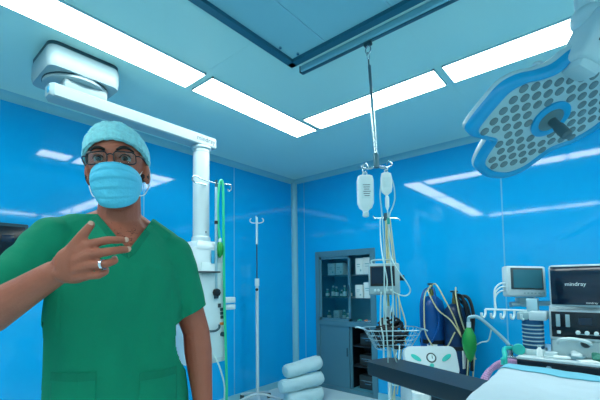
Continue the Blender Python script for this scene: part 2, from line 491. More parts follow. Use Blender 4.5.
# ------------------------------------------------------------------ ceiling boom (pendant)
t = thing('ceiling_boom', 'white ceiling boom with long arm, round column and socket console behind the person', 'ceiling boom', (.82, 2.43, H))
L_ = Vector(t.location)
def rsq(hx, hy, r, n=6):
    out = []
    for (sx, sy, a0) in ((1, 1, 0), (-1, 1, PI / 2), (-1, -1, PI), (1, -1, 1.5 * PI)):
        for k in range(n + 1):
            a = a0 + k / n * PI / 2
            out.append((sx * (hx - r) + r * math.cos(a), sy * (hy - r) + r * math.sin(a)))
    return out
PO = Matrix.Translation((.0, .085, 0))
MB().prism(rsq(.20, .185, .05), -.145, -.02, PO, inset=.03).build('ceiling_cover', M_boom, t)
MB().prism(rsq(.195, .18, .05), -.022, 0, PO).build('mount_gap_shade', M_dsteel, t)  # dark slab stands for the shade in the gap above the cover
MB().lathe([(.165, -.172), (.175, -.166), (.175, -.14), (.17, -.138)], PO, n=40).build('bearing_disc', M_boom, t)
MB().lathe([(.174, -.152), (.1785, -.152), (.1785, -.1445), (.174, -.1445)], PO, n=40).build('shadow_gap_ring', M_dsteel, t)  # dark ring puts the shade between cover and disc into the colour
MB().box((0.02, .02, -.19), (.24, .13, .08), bevel=.012).build('arm_bearing', M_boom, t)
za, zb = 2.475 - H, 2.390 - H
def arm_sec(x, hy, z0, z1, c=.008):
    return [Vector((x, -hy + c, z0)), Vector((x, hy - c, z0)), Vector((x, hy, z0 + c)), Vector((x, hy, z1 - c)), Vector((x, hy - c, z1)), Vector((x, -hy + c, z1)), Vector((x, -hy, z1 - c)), Vector((x, -hy, z0 + c))]
MB().loft([arm_sec(-.175, .040, zb + .018, za - .006), arm_sec(-.155, .058, zb + .004, za), arm_sec(.965, .058, zb, za), arm_sec(.975, .054, zb + .004, za - .004)]).build('arm', M_boom, t)
MB().box((-.172, -.018, (za + zb) / 2 + .004), (.012, .034, .032), bevel=.003).build('end_sticker', M_bluestk, t)
text('lettering', 'mindray', .052, Matrix.Translation((.79, -.0586, zb + .030)) @ Matrix.Rotation(PI / 2, 4, 'X'), M_ink, t)
cxo = .87
MB().lathe([(.075, zb - .002), (.078, zb - .014), (.070, zb - .022), (.0625, zb - .026), (.0625, -1.02), (.072, -1.03), (.072, -1.06)], Matrix.Translation((cxo, 0, 0)), 32).build('column', M_white, t)
MB().lathe([(.064, zb - .045), (.064, zb - .049), (.0632, zb - .049)], Matrix.Translation((cxo, 0, 0)), 32).build('column_ring', M_grey, t)
MB().cyl((cxo, -.060, -.99), (cxo, -.066, -.99), .006, n=10).build('column_screw', M_dsteel, t)
MB().lathe([(.10, -1.06), (.15, -1.085), (.165, -1.11), (.165, -1.13)], Matrix.Translation((cxo, 0, 0)) @ Matrix.Rotation(PI / 4, 4, 'Z'), 4).build('console_neck', M_white, t)
cz0, cz1 = -1.985, -1.11
fy = -.115
wb = MB(); wb.box((cxo, .0, (cz0 + cz1) / 2), (.30, .23, cz1 - cz0), bevel=.012); con = wb.build('console', M_white, t)
MB().box((cxo + .02, fy - .004, (cz0 + cz1) / 2 - .04), (.20, .01, .72), bevel=.003).build('socket_panel', M_whitep, t)
MB().box((cxo + .02, fy - .010, -1.185), (.03, .004, .10)).build('blue_strip', M_bluestk, t)
MB().box((cxo - .03, fy - .03, -1.30), (.17, .06, .012), bevel=.003).build('shelf_rail', M_dgrey, t)
k_ = MB()
MB().box((cxo + .08, fy - .012, -1.555), (.026, .008, .03), bevel=.002).build('switch', M_dgrey, t)
MB().box((cxo + .107, fy - .012, -1.585), (.038, .008, .024), bevel=.002).build('socket', M_dsteel, t)
MB().box((cxo + .107, fy - .012, -1.615), (.038, .008, .024), bevel=.002).build('socket', M_dsteel, t)
MB().box((cxo + .107, fy - .012, -1.645), (.030, .008, .024), bevel=.002).build('socket', M_dsteel, t)
MB().box((cxo + .107, fy - .012, -1.695), (.045, .006, .022), bevel=.002).build('warning_label', M_orange, t)
MB().cyl((cxo + .107, fy, -1.775), (cxo + .107, fy - .025, -1.775), .018, n=16).build('gas_outlet', M_dsteel, t)
MB().tube([(cxo - .02, fy, -1.735), (cxo - .02, fy - .03, -1.738), (cxo + .03, fy - .035, -1.738), (cxo + .06, fy - .035, -1.72), (cxo + .062, fy - .035, -1.695)], .009).build('gas_probe', M_dsteel, t)
MB().box((cxo + .20, fy + .03, -1.52), (.10, .06, .045), bevel=.006).build('hose_bracket', M_whitep, t)
MB().box((cxo + .20, fy + .03, -1.575), (.10, .06, .04), bevel=.006).build('hose_bracket', M_whitep, t)
MB().tube([(cxo + .03, fy, -1.9), (cxo + .05, fy - .06, -2.02), (cxo + .10, fy - .05, -2.2), (cxo + .07, fy, -2.45), (cxo - .1, .05, -2.62)], .006).build('supply_cord', M_tubec, t)
# hook ring with drip rod on the column
hz = -.612; RD = (cxo + .050, -.125)
mb = MB()
mb.tube([(cxo - .10, -.07, hz - .015), (cxo - .135, -.08, hz), (cxo - .14, -.10, hz + .02), (cxo - .115, -.11, hz + .025), (cxo - .08, -.115, hz + .012), (RD[0], RD[1], hz), (cxo + .15, -.13, hz + .012), (cxo + .19, -.13, hz + .01), (cxo + .205, -.12, hz - .015), (cxo + .185, -.115, hz - .035), (cxo + .17, -.115, hz - .02)], .0055)
mb.tube([(cxo - .10, -.07, hz - .015), (cxo - .06, -.07, hz - .012), (cxo + .0, -.064, hz - .01)], .0055)
mb.build('hook_bar', M_steel, t)
MB().cyl((*RD, hz - .05), (*RD, hz + .025), .010, n=12).build('rod_clamp', M_dsteel, t)
MB().cyl((*RD, -1.47), (*RD, hz - .03), .0105, n=14).build('drip_pole', M_alu, t)
MB().cyl((*RD, -.93), (*RD, -.905), .0135, n=14).build('pole_collar', M_black, t)
MB().cyl((RD[0], RD[1], -1.50), (RD[0], RD[1], -1.44), .019, n=14).build('pole_socket', M_dsteel, t)
k_ = MB(); k_.lathe([(.012, -.02), (.03, -.016), (.033, 0), (.03, .016), (.012, .02)], Matrix.Translation((RD[0], RD[1] - .005, -1.455)) @ Matrix.Rotation(PI / 2, 4, 'X'), 8)
k_.build('pole_knob', M_black, t)
MB().box((RD[0], (RD[1] + fy) / 2, -1.475), (.03, .04, .03)).build('pole_bracket', M_dsteel, t)
BX = L_ + Vector((cxo, 0, 0))

# breathing hose and small green bag hung on the boom hook
hx, hy_ = BX.x + .085, BX.y - .130
t = thing('breathing_bag', 'small green breathing bag on teal hose hung over the boom hook', 'breathing bag', (hx, hy_, H + hz))
MB().tube([(-.004, .0, -.46), (-.020, 0, -.30), (-.022, 0, -.12), (-.004, 0, .012), (.012, -.012, .016), (.020, -.012, -.12), (.024, -.012, -.45), (.030, -.012, -.9), (.045, -.012, -1.3), (.05, -.012, -1.7), (.03, .02, -1.98), (-.1, .1, -2.075)], .0105, n=10).build('hose', M_tubeg, t)
MB().cyl((-.004, 0, -.455), (-.004, 0, -.425), .013, n=14).build('bag_neck', M_whitep, t)
MB().lathe([(.010, .0), (.020, -.012), (.028, -.04), (.030, -.065), (.024, -.095), (.012, -.115), (.004, -.125)], Matrix.Translation((-.004, 0, -.452)), 20).build('bag', M_bagg, t)

# ------------------------------------------------------------------ drip stand at the left wall
t = thing('drip_stand', 'slim white drip stand with forked hooks against the left blue wall', 'drip stand', (2.80, 2.98, 0))
for k in range(5):
    a = 2 * PI * k / 5 + .3
    mb = MB(); d = Vector((math.cos(a), math.sin(a), 0))
    mb.tube([Vector((0, 0, .12)), d * .12 + Vector((0, 0, .10)), d * .26 + Vector((0, 0, .06))], .013, n=8)
    lg = mb.build('leg', M_white, t)
    MB().cyl(d * .26 + Vector((-d.y, d.x, 0)) * .012 + Vector((0, 0, .028)), d * .26 - Vector((-d.y, d.x, 0)) * .012 + Vector((0, 0, .028)), .028, n=14).build('caster', M_dgrey, lg)
    MB().cyl(d * .26 + Vector((0, 0, .03)), d * .26 + Vector((0, 0, .062)), .007, n=8).build('caster_stem', M_steel, lg)
MB().cyl((0, 0, .10), (0, 0, 1.32), .017, n=16).build('lower_pole', M_white, t)
MB().cyl((0, 0, 1.28), (0, 0, 1.36), .024, n=16).build('clamp', M_whitep, t)
MB().cyl((-.02, -.02, 1.24), (-.05, -.05, 1.24), .016, n=12).build('clamp_knob', M_black, t)
MB().cyl((0, 0, 1.30), (0, 0, 1.78), .007, n=12).build('upper_pole', M_dsteel, t)
MB().cyl((0, 0, 1.74), (0, 0, 2.04), .012, n=12).build('top_tube', M_whitep, t)
for s in (1, -1):
    q = vr * s
    MB().tube([Vector((0, 0, 1.98)), q * .03 + Vector((0, 0, 1.975)), q * .065 + Vector((0, 0, 1.985)), q * .075 + Vector((0, 0, 2.01)), q * .06 + Vector((0, 0, 2.03))], .005).build('hook', M_whitep, t)
    MB().tube([Vector((0, 0, 2.01)), vf * s * .03 + Vector((0, 0, 2.005)), vf * s * .06 + Vector((0, 0, 2.02)), vf * s * .065 + Vector((0, 0, 2.045))], .005).build('hook', M_whitep, t)

# ------------------------------------------------------------------ dark control panel on the left wall
t = thing('wall_panel', 'dark glass control panel set on the left wall behind the arm', 'control panel', (.42, Y, 1.63))
MB().box((0, -.012, 0), (.70, .024, .26), bevel=.005).build('housing', M_dsteel, t)
MB().box((0, -.027, 0), (.66, .006, .215), bevel=.002).build('glass_front', M_panelblk, t)
mb = MB()
for i in range(4): mb.box((-.25 + i * .16, -.031, .02), (.07, .003, .05), bevel=.001)
mb.build('display', M_screen, t)

# ------------------------------------------------------------------ rolled sheets in the corner
RG = 'rolled white sheets in the corner'
def roll(loc, L, r, rz, tilt, label):
    mb = MB(); n = 34; m = 28; rings = []
    for i in range(m + 1):
        x = -L / 2 + L * i / m
        e = min(i, m - i); k = (.80, .93, .985)[e] if e < 3 else 1
        rings.append([Vector((x, math.cos(2 * PI * j / n) * r * k * (1 + .10 * noise.noise(Vector((x * 9, math.cos(2 * PI * j / n) * 1.6, math.sin(2 * PI * j / n) * 1.6 + loc[2] * 9)))), math.sin(2 * PI * j / n) * r * k * (1 + .13 * noise.noise(Vector((x * 7 + 3, math.cos(2 * PI * j / n) * 1.4, math.sin(2 * PI * j / n) * 1.4)))))) for j in range(n)])
    mb.loft(rings)
    o = thing('rolled_sheet', label, 'rolled sheet', loc, rz, RG)
    o.rotation_euler = (0, -tilt, rz)
    mb.build('roll', M_roll, o, 60)
    sp = []
    for i in range(46):
        a = i / 45 * 5 * PI; q = r * .12 + r * .62 * i / 45
        sp.append((L / 2 - .001, q * math.cos(a), q * math.sin(a)))
    MB().tube(sp, .0032, n=6, k=1).build('rolled_edge', M_roll, o)
    MB().box((0, -.02, r - .008), (L * .97, .03, .010), bevel=.004).build('loose_edge', M_roll, o)
    return o
roll((3.13, 2.60, .080), .44, .079, -.30, .0, 'lowest white rolled sheet of the pile, on the floor')
roll((3.10, 2.61, .236), .52, .074, -.32, .05, 'middle white rolled sheet of the pile, longest of the three')
roll((3.14, 2.62, .392), .46, .076, -.28, .10, 'topmost white rolled sheet of the pile, by the cabinet')

# ------------------------------------------------------------------ instrument cabinet built into the end wall
t = thing('instrument_cabinet', 'grey steel instrument cabinet with glass doors set in the blue wall', 'cabinet', (W, (CY0 + CY1) / 2, 0))
cyc = (CY0 + CY1) / 2; cw = (CY1 - CY0) / 2; DP = .38
def cb(mb, x0, x1, y0, y1, z0, z1):   # world y, x measured into the wall
    return wbox(mb, x0, x1, y0 - cyc, y1 - cyc, z0, z1)
c = MB()
cb(c, 0, DP, CY0, CY0 + .02, 0, CZ); cb(c, 0, DP, CY1 - .02, CY1, 0, CZ); cb(c, 0, DP, CY0, CY1, CZ - .02, CZ); cb(c, 0, DP, CY0, CY1, .0, .03); cb(c, DP - .015, DP, CY0, CY1, 0, CZ); cb(c, 0, DP, CY0, CY1, .80, .82)
c.build('carcass', M_cabin, t)
f = MB()
cb(f, -.014, .012, CY0 - .012, CY0 + .055, .0, CZ + .012); cb(f, -.014, .012, CY1 - .045, CY1 + .012, .0, CZ + .012)
cb(f, -.014, .012, CY0 + .05, CY1 - .04, CZ - .058, CZ + .012); cb(f, -.014, .012, CY0 + .05, CY1 - .04, .775, .838); cb(f, -.014, .012, CY0 + .05, CY1 - .04, 0, .045)
f.build('face_frame', M_cab, t)
def glass_door(y0, y1, x, name='glass_door'):
    d = MB(); s = .030
    z0, z1 = .838, CZ - .058
    cb(d, x, x + .018, y0, y0 + s, z0, z1); cb(d, x, x + .018, y1 - s, y1, z0, z1); cb(d, x, x + .018, y0, y1, z0, z0 + s); cb(d, x, x + .018, y0, y1, z1 - s, z1)
    o = d.build(name, M_cab, t)
    cb(MB(), x + .007, x + .011, y0 + s, y1 - s, z0 + s, z1 - s).build('glass_pane', M_glass, o)
    return o
glass_door(2.395, 2.85, .0)
o = [x for x in t.children if x.name == 'glass_door'][0]
cb(MB(), -.004, .002, 2.405, 2.418, 1.13, 1.27).build('door_pull', M_dsteel, o)
d = cb(MB(), .0, .02, 2.425, 2.85, .045, .775).build('solid_door', M_cab, t)
cb(MB(), -.004, .003, 2.445, 2.46, .42, .52).build('door_pull', M_dsteel, d)
d = cb(MB(), .024, .044, 2.40, 2.82, .045, .775).build('solid_door', M_cab, t)
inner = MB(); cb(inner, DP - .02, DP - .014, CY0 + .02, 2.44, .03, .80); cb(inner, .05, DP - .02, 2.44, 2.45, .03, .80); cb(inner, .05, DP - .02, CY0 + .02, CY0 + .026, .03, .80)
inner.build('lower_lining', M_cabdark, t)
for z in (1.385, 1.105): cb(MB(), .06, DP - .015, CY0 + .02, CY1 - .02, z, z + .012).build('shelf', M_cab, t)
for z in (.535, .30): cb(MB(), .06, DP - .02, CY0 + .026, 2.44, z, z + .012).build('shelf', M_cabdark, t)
BG = 'white cartons in the cabinet'
def carton(y0, y1, z0, h, x, label, d=.12):
    o = thing('carton', label, 'box', (W + x, (y0 + y1) / 2, z0), 0, BG)
    w = abs(y1 - y0)
    MB().box((d / 2, 0, h / 2), (d, w, h), bevel=.003).build('carton_body', M_box, o)
    for yy, zz, ww, hh in ((.1, .62, .45, .06), (.1, .48, .35, .04), (-.2, .25, .2, .12)):
        MB().box((-.0005, w * yy, h * zz), (.001, w * ww, h * hh)).build('print', M_boxs, o)
    MB().box((d / 2, 0, h + .0006), (.025, w, .001)).build('lid_seam', M_boxs, o)
carton(2.345, 2.245, 1.397, .195, .05, 'white carton on the open top shelf of the cabinet, next to the door edge')
carton(2.235, 2.105, 1.397, .200, .04, 'white carton on the open top shelf of the cabinet, by the outer frame')
carton(2.355, 2.255, 1.117, .155, .05, 'smaller white carton on the open middle shelf of the cabinet, next to the door edge')
carton(2.235, 2.115, 1.117, .185, .04, 'taller white carton on the open middle shelf of the cabinet, behind the monitor')
carton(2.775, 2.665, 1.397, .15, .075, 'white carton behind the cabinet glass, outer one of two')
carton(2.65, 2.54, 1.397, .15, .07, 'white carton behind the cabinet glass, inner one of two')
carton(2.70, 2.62, .832, .12, .08, 'low white carton at the bottom behind the cabinet glass', .09)
BOT = 'small bottles behind the cabinet glass'
bspots = [(2.80, 1.117, .9), (2.73, 1.117, 1.25), (2.66, 1.117, 1.15), (2.60, 1.117, .8), (2.54, 1.117, 1.3), (2.48, 1.117, 1.0), (2.78, .832, 1.0), (2.57, .832, 1.1), (2.50, .832, .8)]
for i, (y, z, s) in enumerate(bspots):
    o = thing('medicine_bottle', ('small green medicine bottle on the middle shelf behind the cabinet glass' if z > 1 else 'small green medicine bottle at the bottom behind the cabinet glass'), 'bottle', (W + .10 + .03 * (i % 2), y, z), 0, BOT if z > 1 else 'bottles at the bottom of the cabinet')
    MB().lathe([(.022, 0), (.026, .004), (.026, .07 * s), (.012, .09 * s), (.011, .10 * s)], n=16).build('glass_body', M_bottle, o)
    MB().cyl((0, 0, .10 * s), (0, 0, .118 * s), .013, n=14).build('cap', M_whitep, o)
    MB().cyl((0, 0, .018), (0, 0, .058 * s), .0266, n=16).build('paper_label', M_label, o)
# small tray things on the open bottom shelf
trs = [('steel_tray', 'shallow steel tray of small tools on the open cabinet ledge', 2.28), ]
o = thing('steel_tray', 'shallow steel tray on the open ledge of the cabinet', 'tray', (W + .12, 2.25, .82))
MB().prism(rsq(.055, .11, .02), 0, .006).build('tray_base', M_steel, o)
mb = MB(); mb.tube([Vector((x, y, .022)) for x, y in rsq(.06, .115, .02)], .004, closed=True); mb.build('rim', M_steel, o)
mb = MB()
P_ = rsq(.055, .11, .02); Q_ = rsq(.06, .115, .02)
mb.loft([[Vector((x, y, .003)) for x, y in P_], [Vector((x, y, .022)) for x, y in Q_]], caps=False); mb.build('side', M_steel, o)
for i, (y, x, cm, nm, lb) in enumerate(((2.33, .10, M_teal, 'rolled_bandage', 'small teal roll in the steel tray of the cabinet'), (2.25, .11, M_orange, 'rolled_bandage', 'small orange roll in the steel tray of the cabinet'), (2.18, .13, M_label, 'rolled_bandage', 'small white roll in the steel tray of the cabinet'))):
    o = thing(nm, lb, 'bandage', (W + x, y, .8265), .4 * i)
    MB().cyl((-.02, 0, .017), (.02, 0, .017), .017, n=18).build('roll', cm, o)
    MB().cyl((-.0206, 0, .017), (.0206, 0, .017), .006, n=12).build('core', M_whitep, o)
def case(y, z, w, h, label, m_=M_dgrey):
    o = thing('instrument_case', label, 'case', (W + .14, y, z), 0, 'dark cases in the lower cabinet')
    MB().box((.08, 0, h / 2), (.16, w, h), bevel=.008).build('case_body', m_, o)
    MB().box((-.003, 0, h * .62), (.008, w * .9, .006)).build('lid_line', M_steel, o)
    MB().tube([(0, -.04, h * .45), (-.02, -.035, h * .45), (-.02, .035, h * .45), (0, .04, h * .45)], .005).build('handle', M_steel, o)
case(2.25, .03, .26, .16, 'dark case on the floor of the open lower cabinet')
case(2.26, .312, .22, .12, 'dark case on the low shelf of the open lower cabinet')
case(2.24, .547, .24, .14, 'dark case on the upper shelf of the open lower cabinet')

# ------------------------------------------------------------------ monitor stand with hanging tubes
SX, SY = 2.69, 1.36
t = thing('monitor_stand', 'mobile pole stand with small monitor, wire basket and many hanging tubes, before the cabinet', 'monitor stand', (SX, SY, 0), math.atan2(vr.y, vr.x))
# own axes: x across, y away
for k in range(5):
    a = 2 * PI * k / 5; d = Vector((math.cos(a), math.sin(a), 0))
    lg = MB().tube([Vector((0, 0, .12)), d * .12 + Vector((0, 0, .10)), d * .27 + Vector((0, 0, .07))], .015).build('leg', M_white, t)
    q = Vector((-d.y, d.x, 0)) * .012
    MB().cyl(d * .27 + q + Vector((0, 0, .030)), d * .27 - q + Vector((0, 0, .030)), .030, n=14).build('caster', M_dgrey, lg)
MB().cyl((0, 0, .1), (0, 0, 1.12), .017, n=16).build('lower_pole', M_whitep, t)
MB().cyl((.002, 0, 1.1), (.002, 0, 1.84), .010, n=14).build('upper_pole', M_tubey, t)
MB().cyl((0, 0, 1.80), (0, 0, 1.86), .016, n=12).build('pole_head', M_dsteel, t)
mb = MB().tube([(-.10, 0, 1.84), (-.09, 0, 1.822), (-.06, 0, 1.82), (.06, 0, 1.82), (.10, 0, 1.815), (.115, 0, 1.80)], .005)
mb.tube([(0, -.08, 1.85), (0, -.07, 1.83), (0, .07, 1.83), (0, .08, 1.85)], .005)
mb.build('hook_bar', M_steel, t)
# monitor
mx, my, mz = -.045, -.085, 1.345
Rm = Euler((-.10, 0, -.18)).to_matrix()
def mloc(v): return Vector((mx, my, mz)) + Rm @ Vector(v)
MB().box(mloc((0, .045, -.01)), (.235, .10, .24), Rm, bevel=.012).build('monitor_case', M_grey, t)
sc_ = MB().box(mloc((-.012, -.006, .01)), (.185, .012, .155), Rm, bevel=.003).build('monitor_bezel', M_black, t)
MB().box(mloc((-.012, -.0135, .014)), (.165, .004, .125), Rm).build('monitor_screen', M_screen, sc_)
MB().tube([mloc((-.09, .03, .11)), mloc((-.085, .03, .138)), mloc((.06, .03, .138)), mloc((.065, .03, .11))], .007).build('monitor_handle', M_grey, t)
for i, x in enumerate((-.07, -.045, .02, .05)):
    MB().cyl(mloc((x, .0, -.098)), mloc((x, -.012, -.10)), .010, n=12).build('cable_socket', M_whitep, t)
MB().cyl(mloc((.115, .05, .0)), mloc((.155, .05, .0)), .022, n=16).build('side_knob', M_black, t)
MB().box((0, -.015, 1.33), (.05, .06, .06), bevel=.005).build('monitor_clamp', M_dsteel, t)
# wire basket
bz0, bz1 = .81, .955
bk = MB()
def loop(hx, hy, z): return [Vector((x, y - .10, z)) for x, y in rsq(hx, hy, min(hx, hy) * .6)]
for k in range(5):
    s = k / 4; bk.tube(loop(.125 + .085 * s, .085 + .05 * s, bz0 + (bz1 - bz0) * s), .0022 if k < 4 else .0045, n=6, closed=True)
A1, A2 = loop(.125, .085, bz0), loop(.21, .135, bz1)
for i in range(0, len(A1), 2): bk.tube([A1[i], A2[i]], .0018, n=6)
for x in (-.08, -.04, 0, .04, .08): bk.tube([(x, -.18, bz0), (x, -.02, bz0)], .0028, n=6)
bk.build('wire_basket', M_alu, t)
mb = MB().tube([(-.21, -.10, bz1), (-.26, -.11, bz1 + .015), (-.28, -.11, bz1 + .012)], .006)
mb.tube([(.21, -.10, bz1), (.25, -.11, bz1 - .01), (.27, -.11, bz1 - .02)], .006); mb.build('basket_handle', M_alu, t)
MB().box((0, -.02, .93), (.05, .05, .05), bevel=.004).build('basket_clamp', M_dsteel, t)
# hanging tubes and leads
lines = [
    (M_tubey, .0052, [(.012, -.02, 1.80), (.03, -.04, 1.6), (.045, -.05, 1.35), (.05, -.06, 1.1), (.045, -.06, .9), (.03, -.04, .55), (.0, -.03, .35)]),
    (M_tubey, .0048, [(.03, -.015, 1.81), (.05, -.03, 1.55), (.07, -.05, 1.3), (.075, -.06, 1.0), (.08, -.06, .8), (.04, -.05, .45)]),
    (M_tubey, .0048, [(.0, -.02, 1.80), (.01, -.03, 1.65), (.005, -.05, 1.5), (.02, -.06, 1.25), (.03, -.06, 1.02), (.025, -.06, .7), (.02, -.05, .4)]),
    (M_tubec, .0050, [(-.05, -.02, 1.81), (-.055, -.04, 1.65), (-.06, -.12, 1.5), (-.05, -.155, 1.40), (-.04, -.16, 1.30), (-.055, -.155, 1.22), (-.05, -.15, 1.1), (-.06, -.13, .98)]),
    (M_tubec, .0052, [(.02, -.02, 1.82), (.0, -.10, 1.55), (.03, -.16, 1.42), (.11, -.16, 1.30), (.135, -.15, 1.24), (.10, -.15, 1.205), (.03, -.16, 1.22), (.0, -.13, 1.245)]),
    (M_tubec, .0055, [(-.075, -.11, 1.235), (-.085, -.13, 1.16), (-.09, -.13, 1.0), (-.088, -.20, .9), (-.085, -.20, .70), (-.05, -.20, .58), (.02, -.20, .56), (.09, -.19, .62), (.11, -.17, .72)]),
    (M_tubec, .0050, [(-.05, -.11, 1.235), (-.062, -.13, 1.16), (-.065, -.13, 1.0), (-.07, -.13, .90)]),
    (M_tubec, .0048, [(.01, -.11, 1.235), (.005, -.13, 1.15), (-.02, -.14, 1.04), (-.0, -.13, .93)]),
    (M_tubey, .0048, [(.045, -.11, 1.235), (.06, -.13, 1.15), (.10, -.12, 1.0), (.09, -.12, .9), (.10, -.12, .84)]),
]
for m_, r, p in lines: MB().tube(p, r, n=7).build('lead', m_, t)
# things inside the basket: coiled dark leads
Mt = Matrix.Translation((SX, SY, 0)) @ Matrix.Rotation(math.atan2(vr.y, vr.x), 4, 'Z')
cp = Mt @ Vector((-.01, -.10, .815))
t2 = thing('cable_coil', 'tangle of black leads heaped in the wire basket', 'cable', cp, math.atan2(vr.y, vr.x))
for i in range(11):
    n = 26; p = []
    for j in range(n):
        a = 2 * PI * j / n * 1.0
        g = 1 + .05 * i if i < 7 else 1.2 - .12 * (i - 6)
        p.append((.095 * g * math.cos(a) * rnd.uniform(.8, 1.1), .058 * g * math.sin(a) * rnd.uniform(.8, 1.1), .012 + .019 * i + .018 * math.sin(a * 2 + i)))
    MB().tube(p, .0095, n=7, closed=True).build('cable_loop', M_cableb, t2)
MB().tube([(.02, .0, .17), (.03, -.01, .22), (.015, .01, .26), (.03, .02, .20), (.05, .0, .12)], .008).build('cable_end', M_cableb, t2)
MB().box((-.02, 0, .10), (.10, .06, .10), (.3, .2, .4), bevel=.01).build('plug_block', M_black, t2)

# ------------------------------------------------------------------ gas cylinders
def cylinder(loc, r, h, m_, label, seed):
    t = thing('gas_cylinder', label, 'gas cylinder', loc, seed, 'gas cylinders at the end wall')
    MB().lathe([(r * .9, 0), (r, .015), (r, h - .15), (r * .97, h - .10), (r * .84, h - .05), (r * .55, h - .015), (r * .3, h)], n=32).build('cylinder_body', m_, t)
    MB().cyl((0, 0, h - .01), (0, 0, h + .05), .022, n=14).build('neck_ring', M_brass, t)
    MB().cyl((0, 0, h + .05), (0, 0, h + .10), .016, n=12).build('valve', M_brass, t)
    MB().lathe([(.012, h + .10), (.035, h + .105), (.035, h + .118), (.012, h + .122)], n=10).build('hand_wheel', M_dsteel, t)
    MB().cyl((0, 0, h + .075), (-.06, -.01, h + .075), .012, n=10).build('outlet', M_brass, t)
    MB().lathe([(r + .003, .62 * h), (r + .006, .62 * h), (r + .006, .62 * h + .035), (r + .003, .62 * h + .035)], n=32).build('retaining_band', M_cableb, t)
    mb = MB(); mb.box((-r - .0, 0, .55 * h), (.004, .09, .16)); mb.build('paper_label', M_label, t)
    return t
t = cylinder((3.55, 1.335, 0), .115, 1.17, M_cyl, 'blue gas cylinder with brass valve, nearer the cabinet of the pair', .3)
for p in ([(-.06, -.01, 1.245), (-.10, -.03, 1.23), (-.135, -.05, 1.10), (-.13, -.07, .95), (-.14, -.03, .8), (-.13, .03, .72)],
          [(-.04, .0, 1.25), (-.10, .06, 1.22), (-.14, .09, 1.08), (-.14, .09, .9), (-.13, .09, .72)]):
    MB().tube(p, .010, n=8).build('hose', M_cyl, t)
for p in ([(-.05, 0, 1.26), (-.12, -.05, 1.28), (-.16, -.12, 1.15), (-.17, -.19, 1.0), (-.17, -.24, .85), (-.16, -.30, .7), (-.15, -.28, .4)],
          [(-.05, 0, 1.25), (-.14, .02, 1.22), (-.16, -.06, 1.05), (-.16, -.17, .95), (-.18, -.26, .80), (-.16, -.36, .62)],
          [(-.03, 0, 1.27), (-.13, .05, 1.18), (-.15, .06, 1.0), (-.15, .05, .82), (-.15, -.04, .68), (-.15, -.12, .70), (-.16, -.20, .85)]):
    MB().tube(p, .0062, n=7).build('yellow_lead', M_tubey, t)
t = cylinder((3.56, 1.125, 0), .100, 1.10, M_cyl2, 'dark blue gas cylinder behind yellow leads, nearer the anaesthesia machine', 1.2)
for p in ([(-.05, -.01, 1.17), (-.10, -.04, 1.1), (-.125, -.05, .95), (-.125, -.03, .75)], [(-.03, 0, 1.18), (-.09, .06, 1.13), (-.12, .07, 1.0), (-.12, .06, .75)], [(-.02, .0, 1.16), (-.08, -.07, 1.05), (-.11, -.075, .9), (-.11, -.06, .62)]):
    MB().tube(p, .012, n=8).build('hose', M_cableb, t)
MB().tube([(-.02, 0, 1.18), (-.1, .1, 1.25), (-.13, .14, 1.17), (-.15, .12, 1.0), (-.14, .04, .85), (-.15, -.05, .70), (-.12, -.06, .45)], .0062, n=7).build('yellow_lead', M_tubey, t)

for p in ([(-.03, .02, 1.17), (-.09, .10, 1.20), (-.13, .10, 1.05), (-.135, .05, .88), (-.13, .01, .70), (-.12, .02, .4)], [(-.02, -.04, 1.17), (-.09, -.08, 1.15), (-.13, -.085, 1.0), (-.13, -.06, .80), (-.12, -.05, .5)], [(-.03, .0, 1.18), (-.11, .03, 1.16), (-.14, .02, 1.02), (-.14, -.04, .86), (-.13, -.08, .7)]):
    MB().tube(p, .015, n=8).build('hose', M_cableb, t)

# ------------------------------------------------------------------ white suction console
t = thing('suction_unit', 'white rounded suction console with round dial, behind the black arm board', 'suction unit', (2.66, 1.04, 0), math.atan2(vr.y, vr.x) - .05)
sw = .185
MB().box((0, .05, .36), (2 * sw - .03, .26, .56), bevel=.03, seg=3).build('cabinet_body', M_white, t)
def hood(): 
    P = rsq(sw, .11, .05, 8)
    return P
Rt = Matrix.Translation((0, -.06, .745)) @ Matrix.Rotation(math.radians(66), 4, 'X')
MB().prism(rsq(sw, .105, .05, 8), -.05, .03, Rt, inset=.03).build('front_panel', M_white, t)
Rt2 = Rt @ Matrix.Translation((0, 0, .0302))
def onp(mb): return mb
ring = [Rt2 @ Vector((.030 * math.cos(2 * PI * i / 24), .030 * math.sin(2 * PI * i / 24) + .02, 0)) for i in range(24)]
MB().tube(ring, .005, closed=True).build('dial_rim', M_dgrey, t)
MB().lathe([(.027, -.002), (.027, .002)], Rt2 @ Matrix.Translation((0, .02, 0))).build('dial_face', M_whitep, t)
MB().box((Rt2 @ Vector((.006, .024, .003))), (.004, .022, .002), (math.radians(66), 0, 0)).build('dial_needle', M_black, t)
MB().cyl(Rt2 @ Vector((-.005, -.035, -.004)), Rt2 @ Vector((-.005, -.035, .012)), .014, n=18).build('knob', M_teal, t)
for s in (-1, 1):
    q = [(s * .105 + .040 * math.cos(a) * math.cos(.6 * s) - .016 * math.sin(a) * math.sin(.6 * s), .02 + .040 * math.cos(a) * math.sin(.6 * s) + .016 * math.sin(a) * math.cos(.6 * s)) for a in [2 * PI * k / 20 for k in range(20)]]
    MB().prism(q, -.001, .002, Rt2).build('panel_badge', M_teal, t)
mb = MB()
for s in (-1, 1): mb.cyl((s * .09, -.11, .28), (s * .09, -.11, .55), .06, n=24)
o = mb; o.build('collection_jar', M_fluid, t)
MB().box((0, -.09, .27), (.33, .16, .02), bevel=.005).build('jar_shelf', M_white, t)
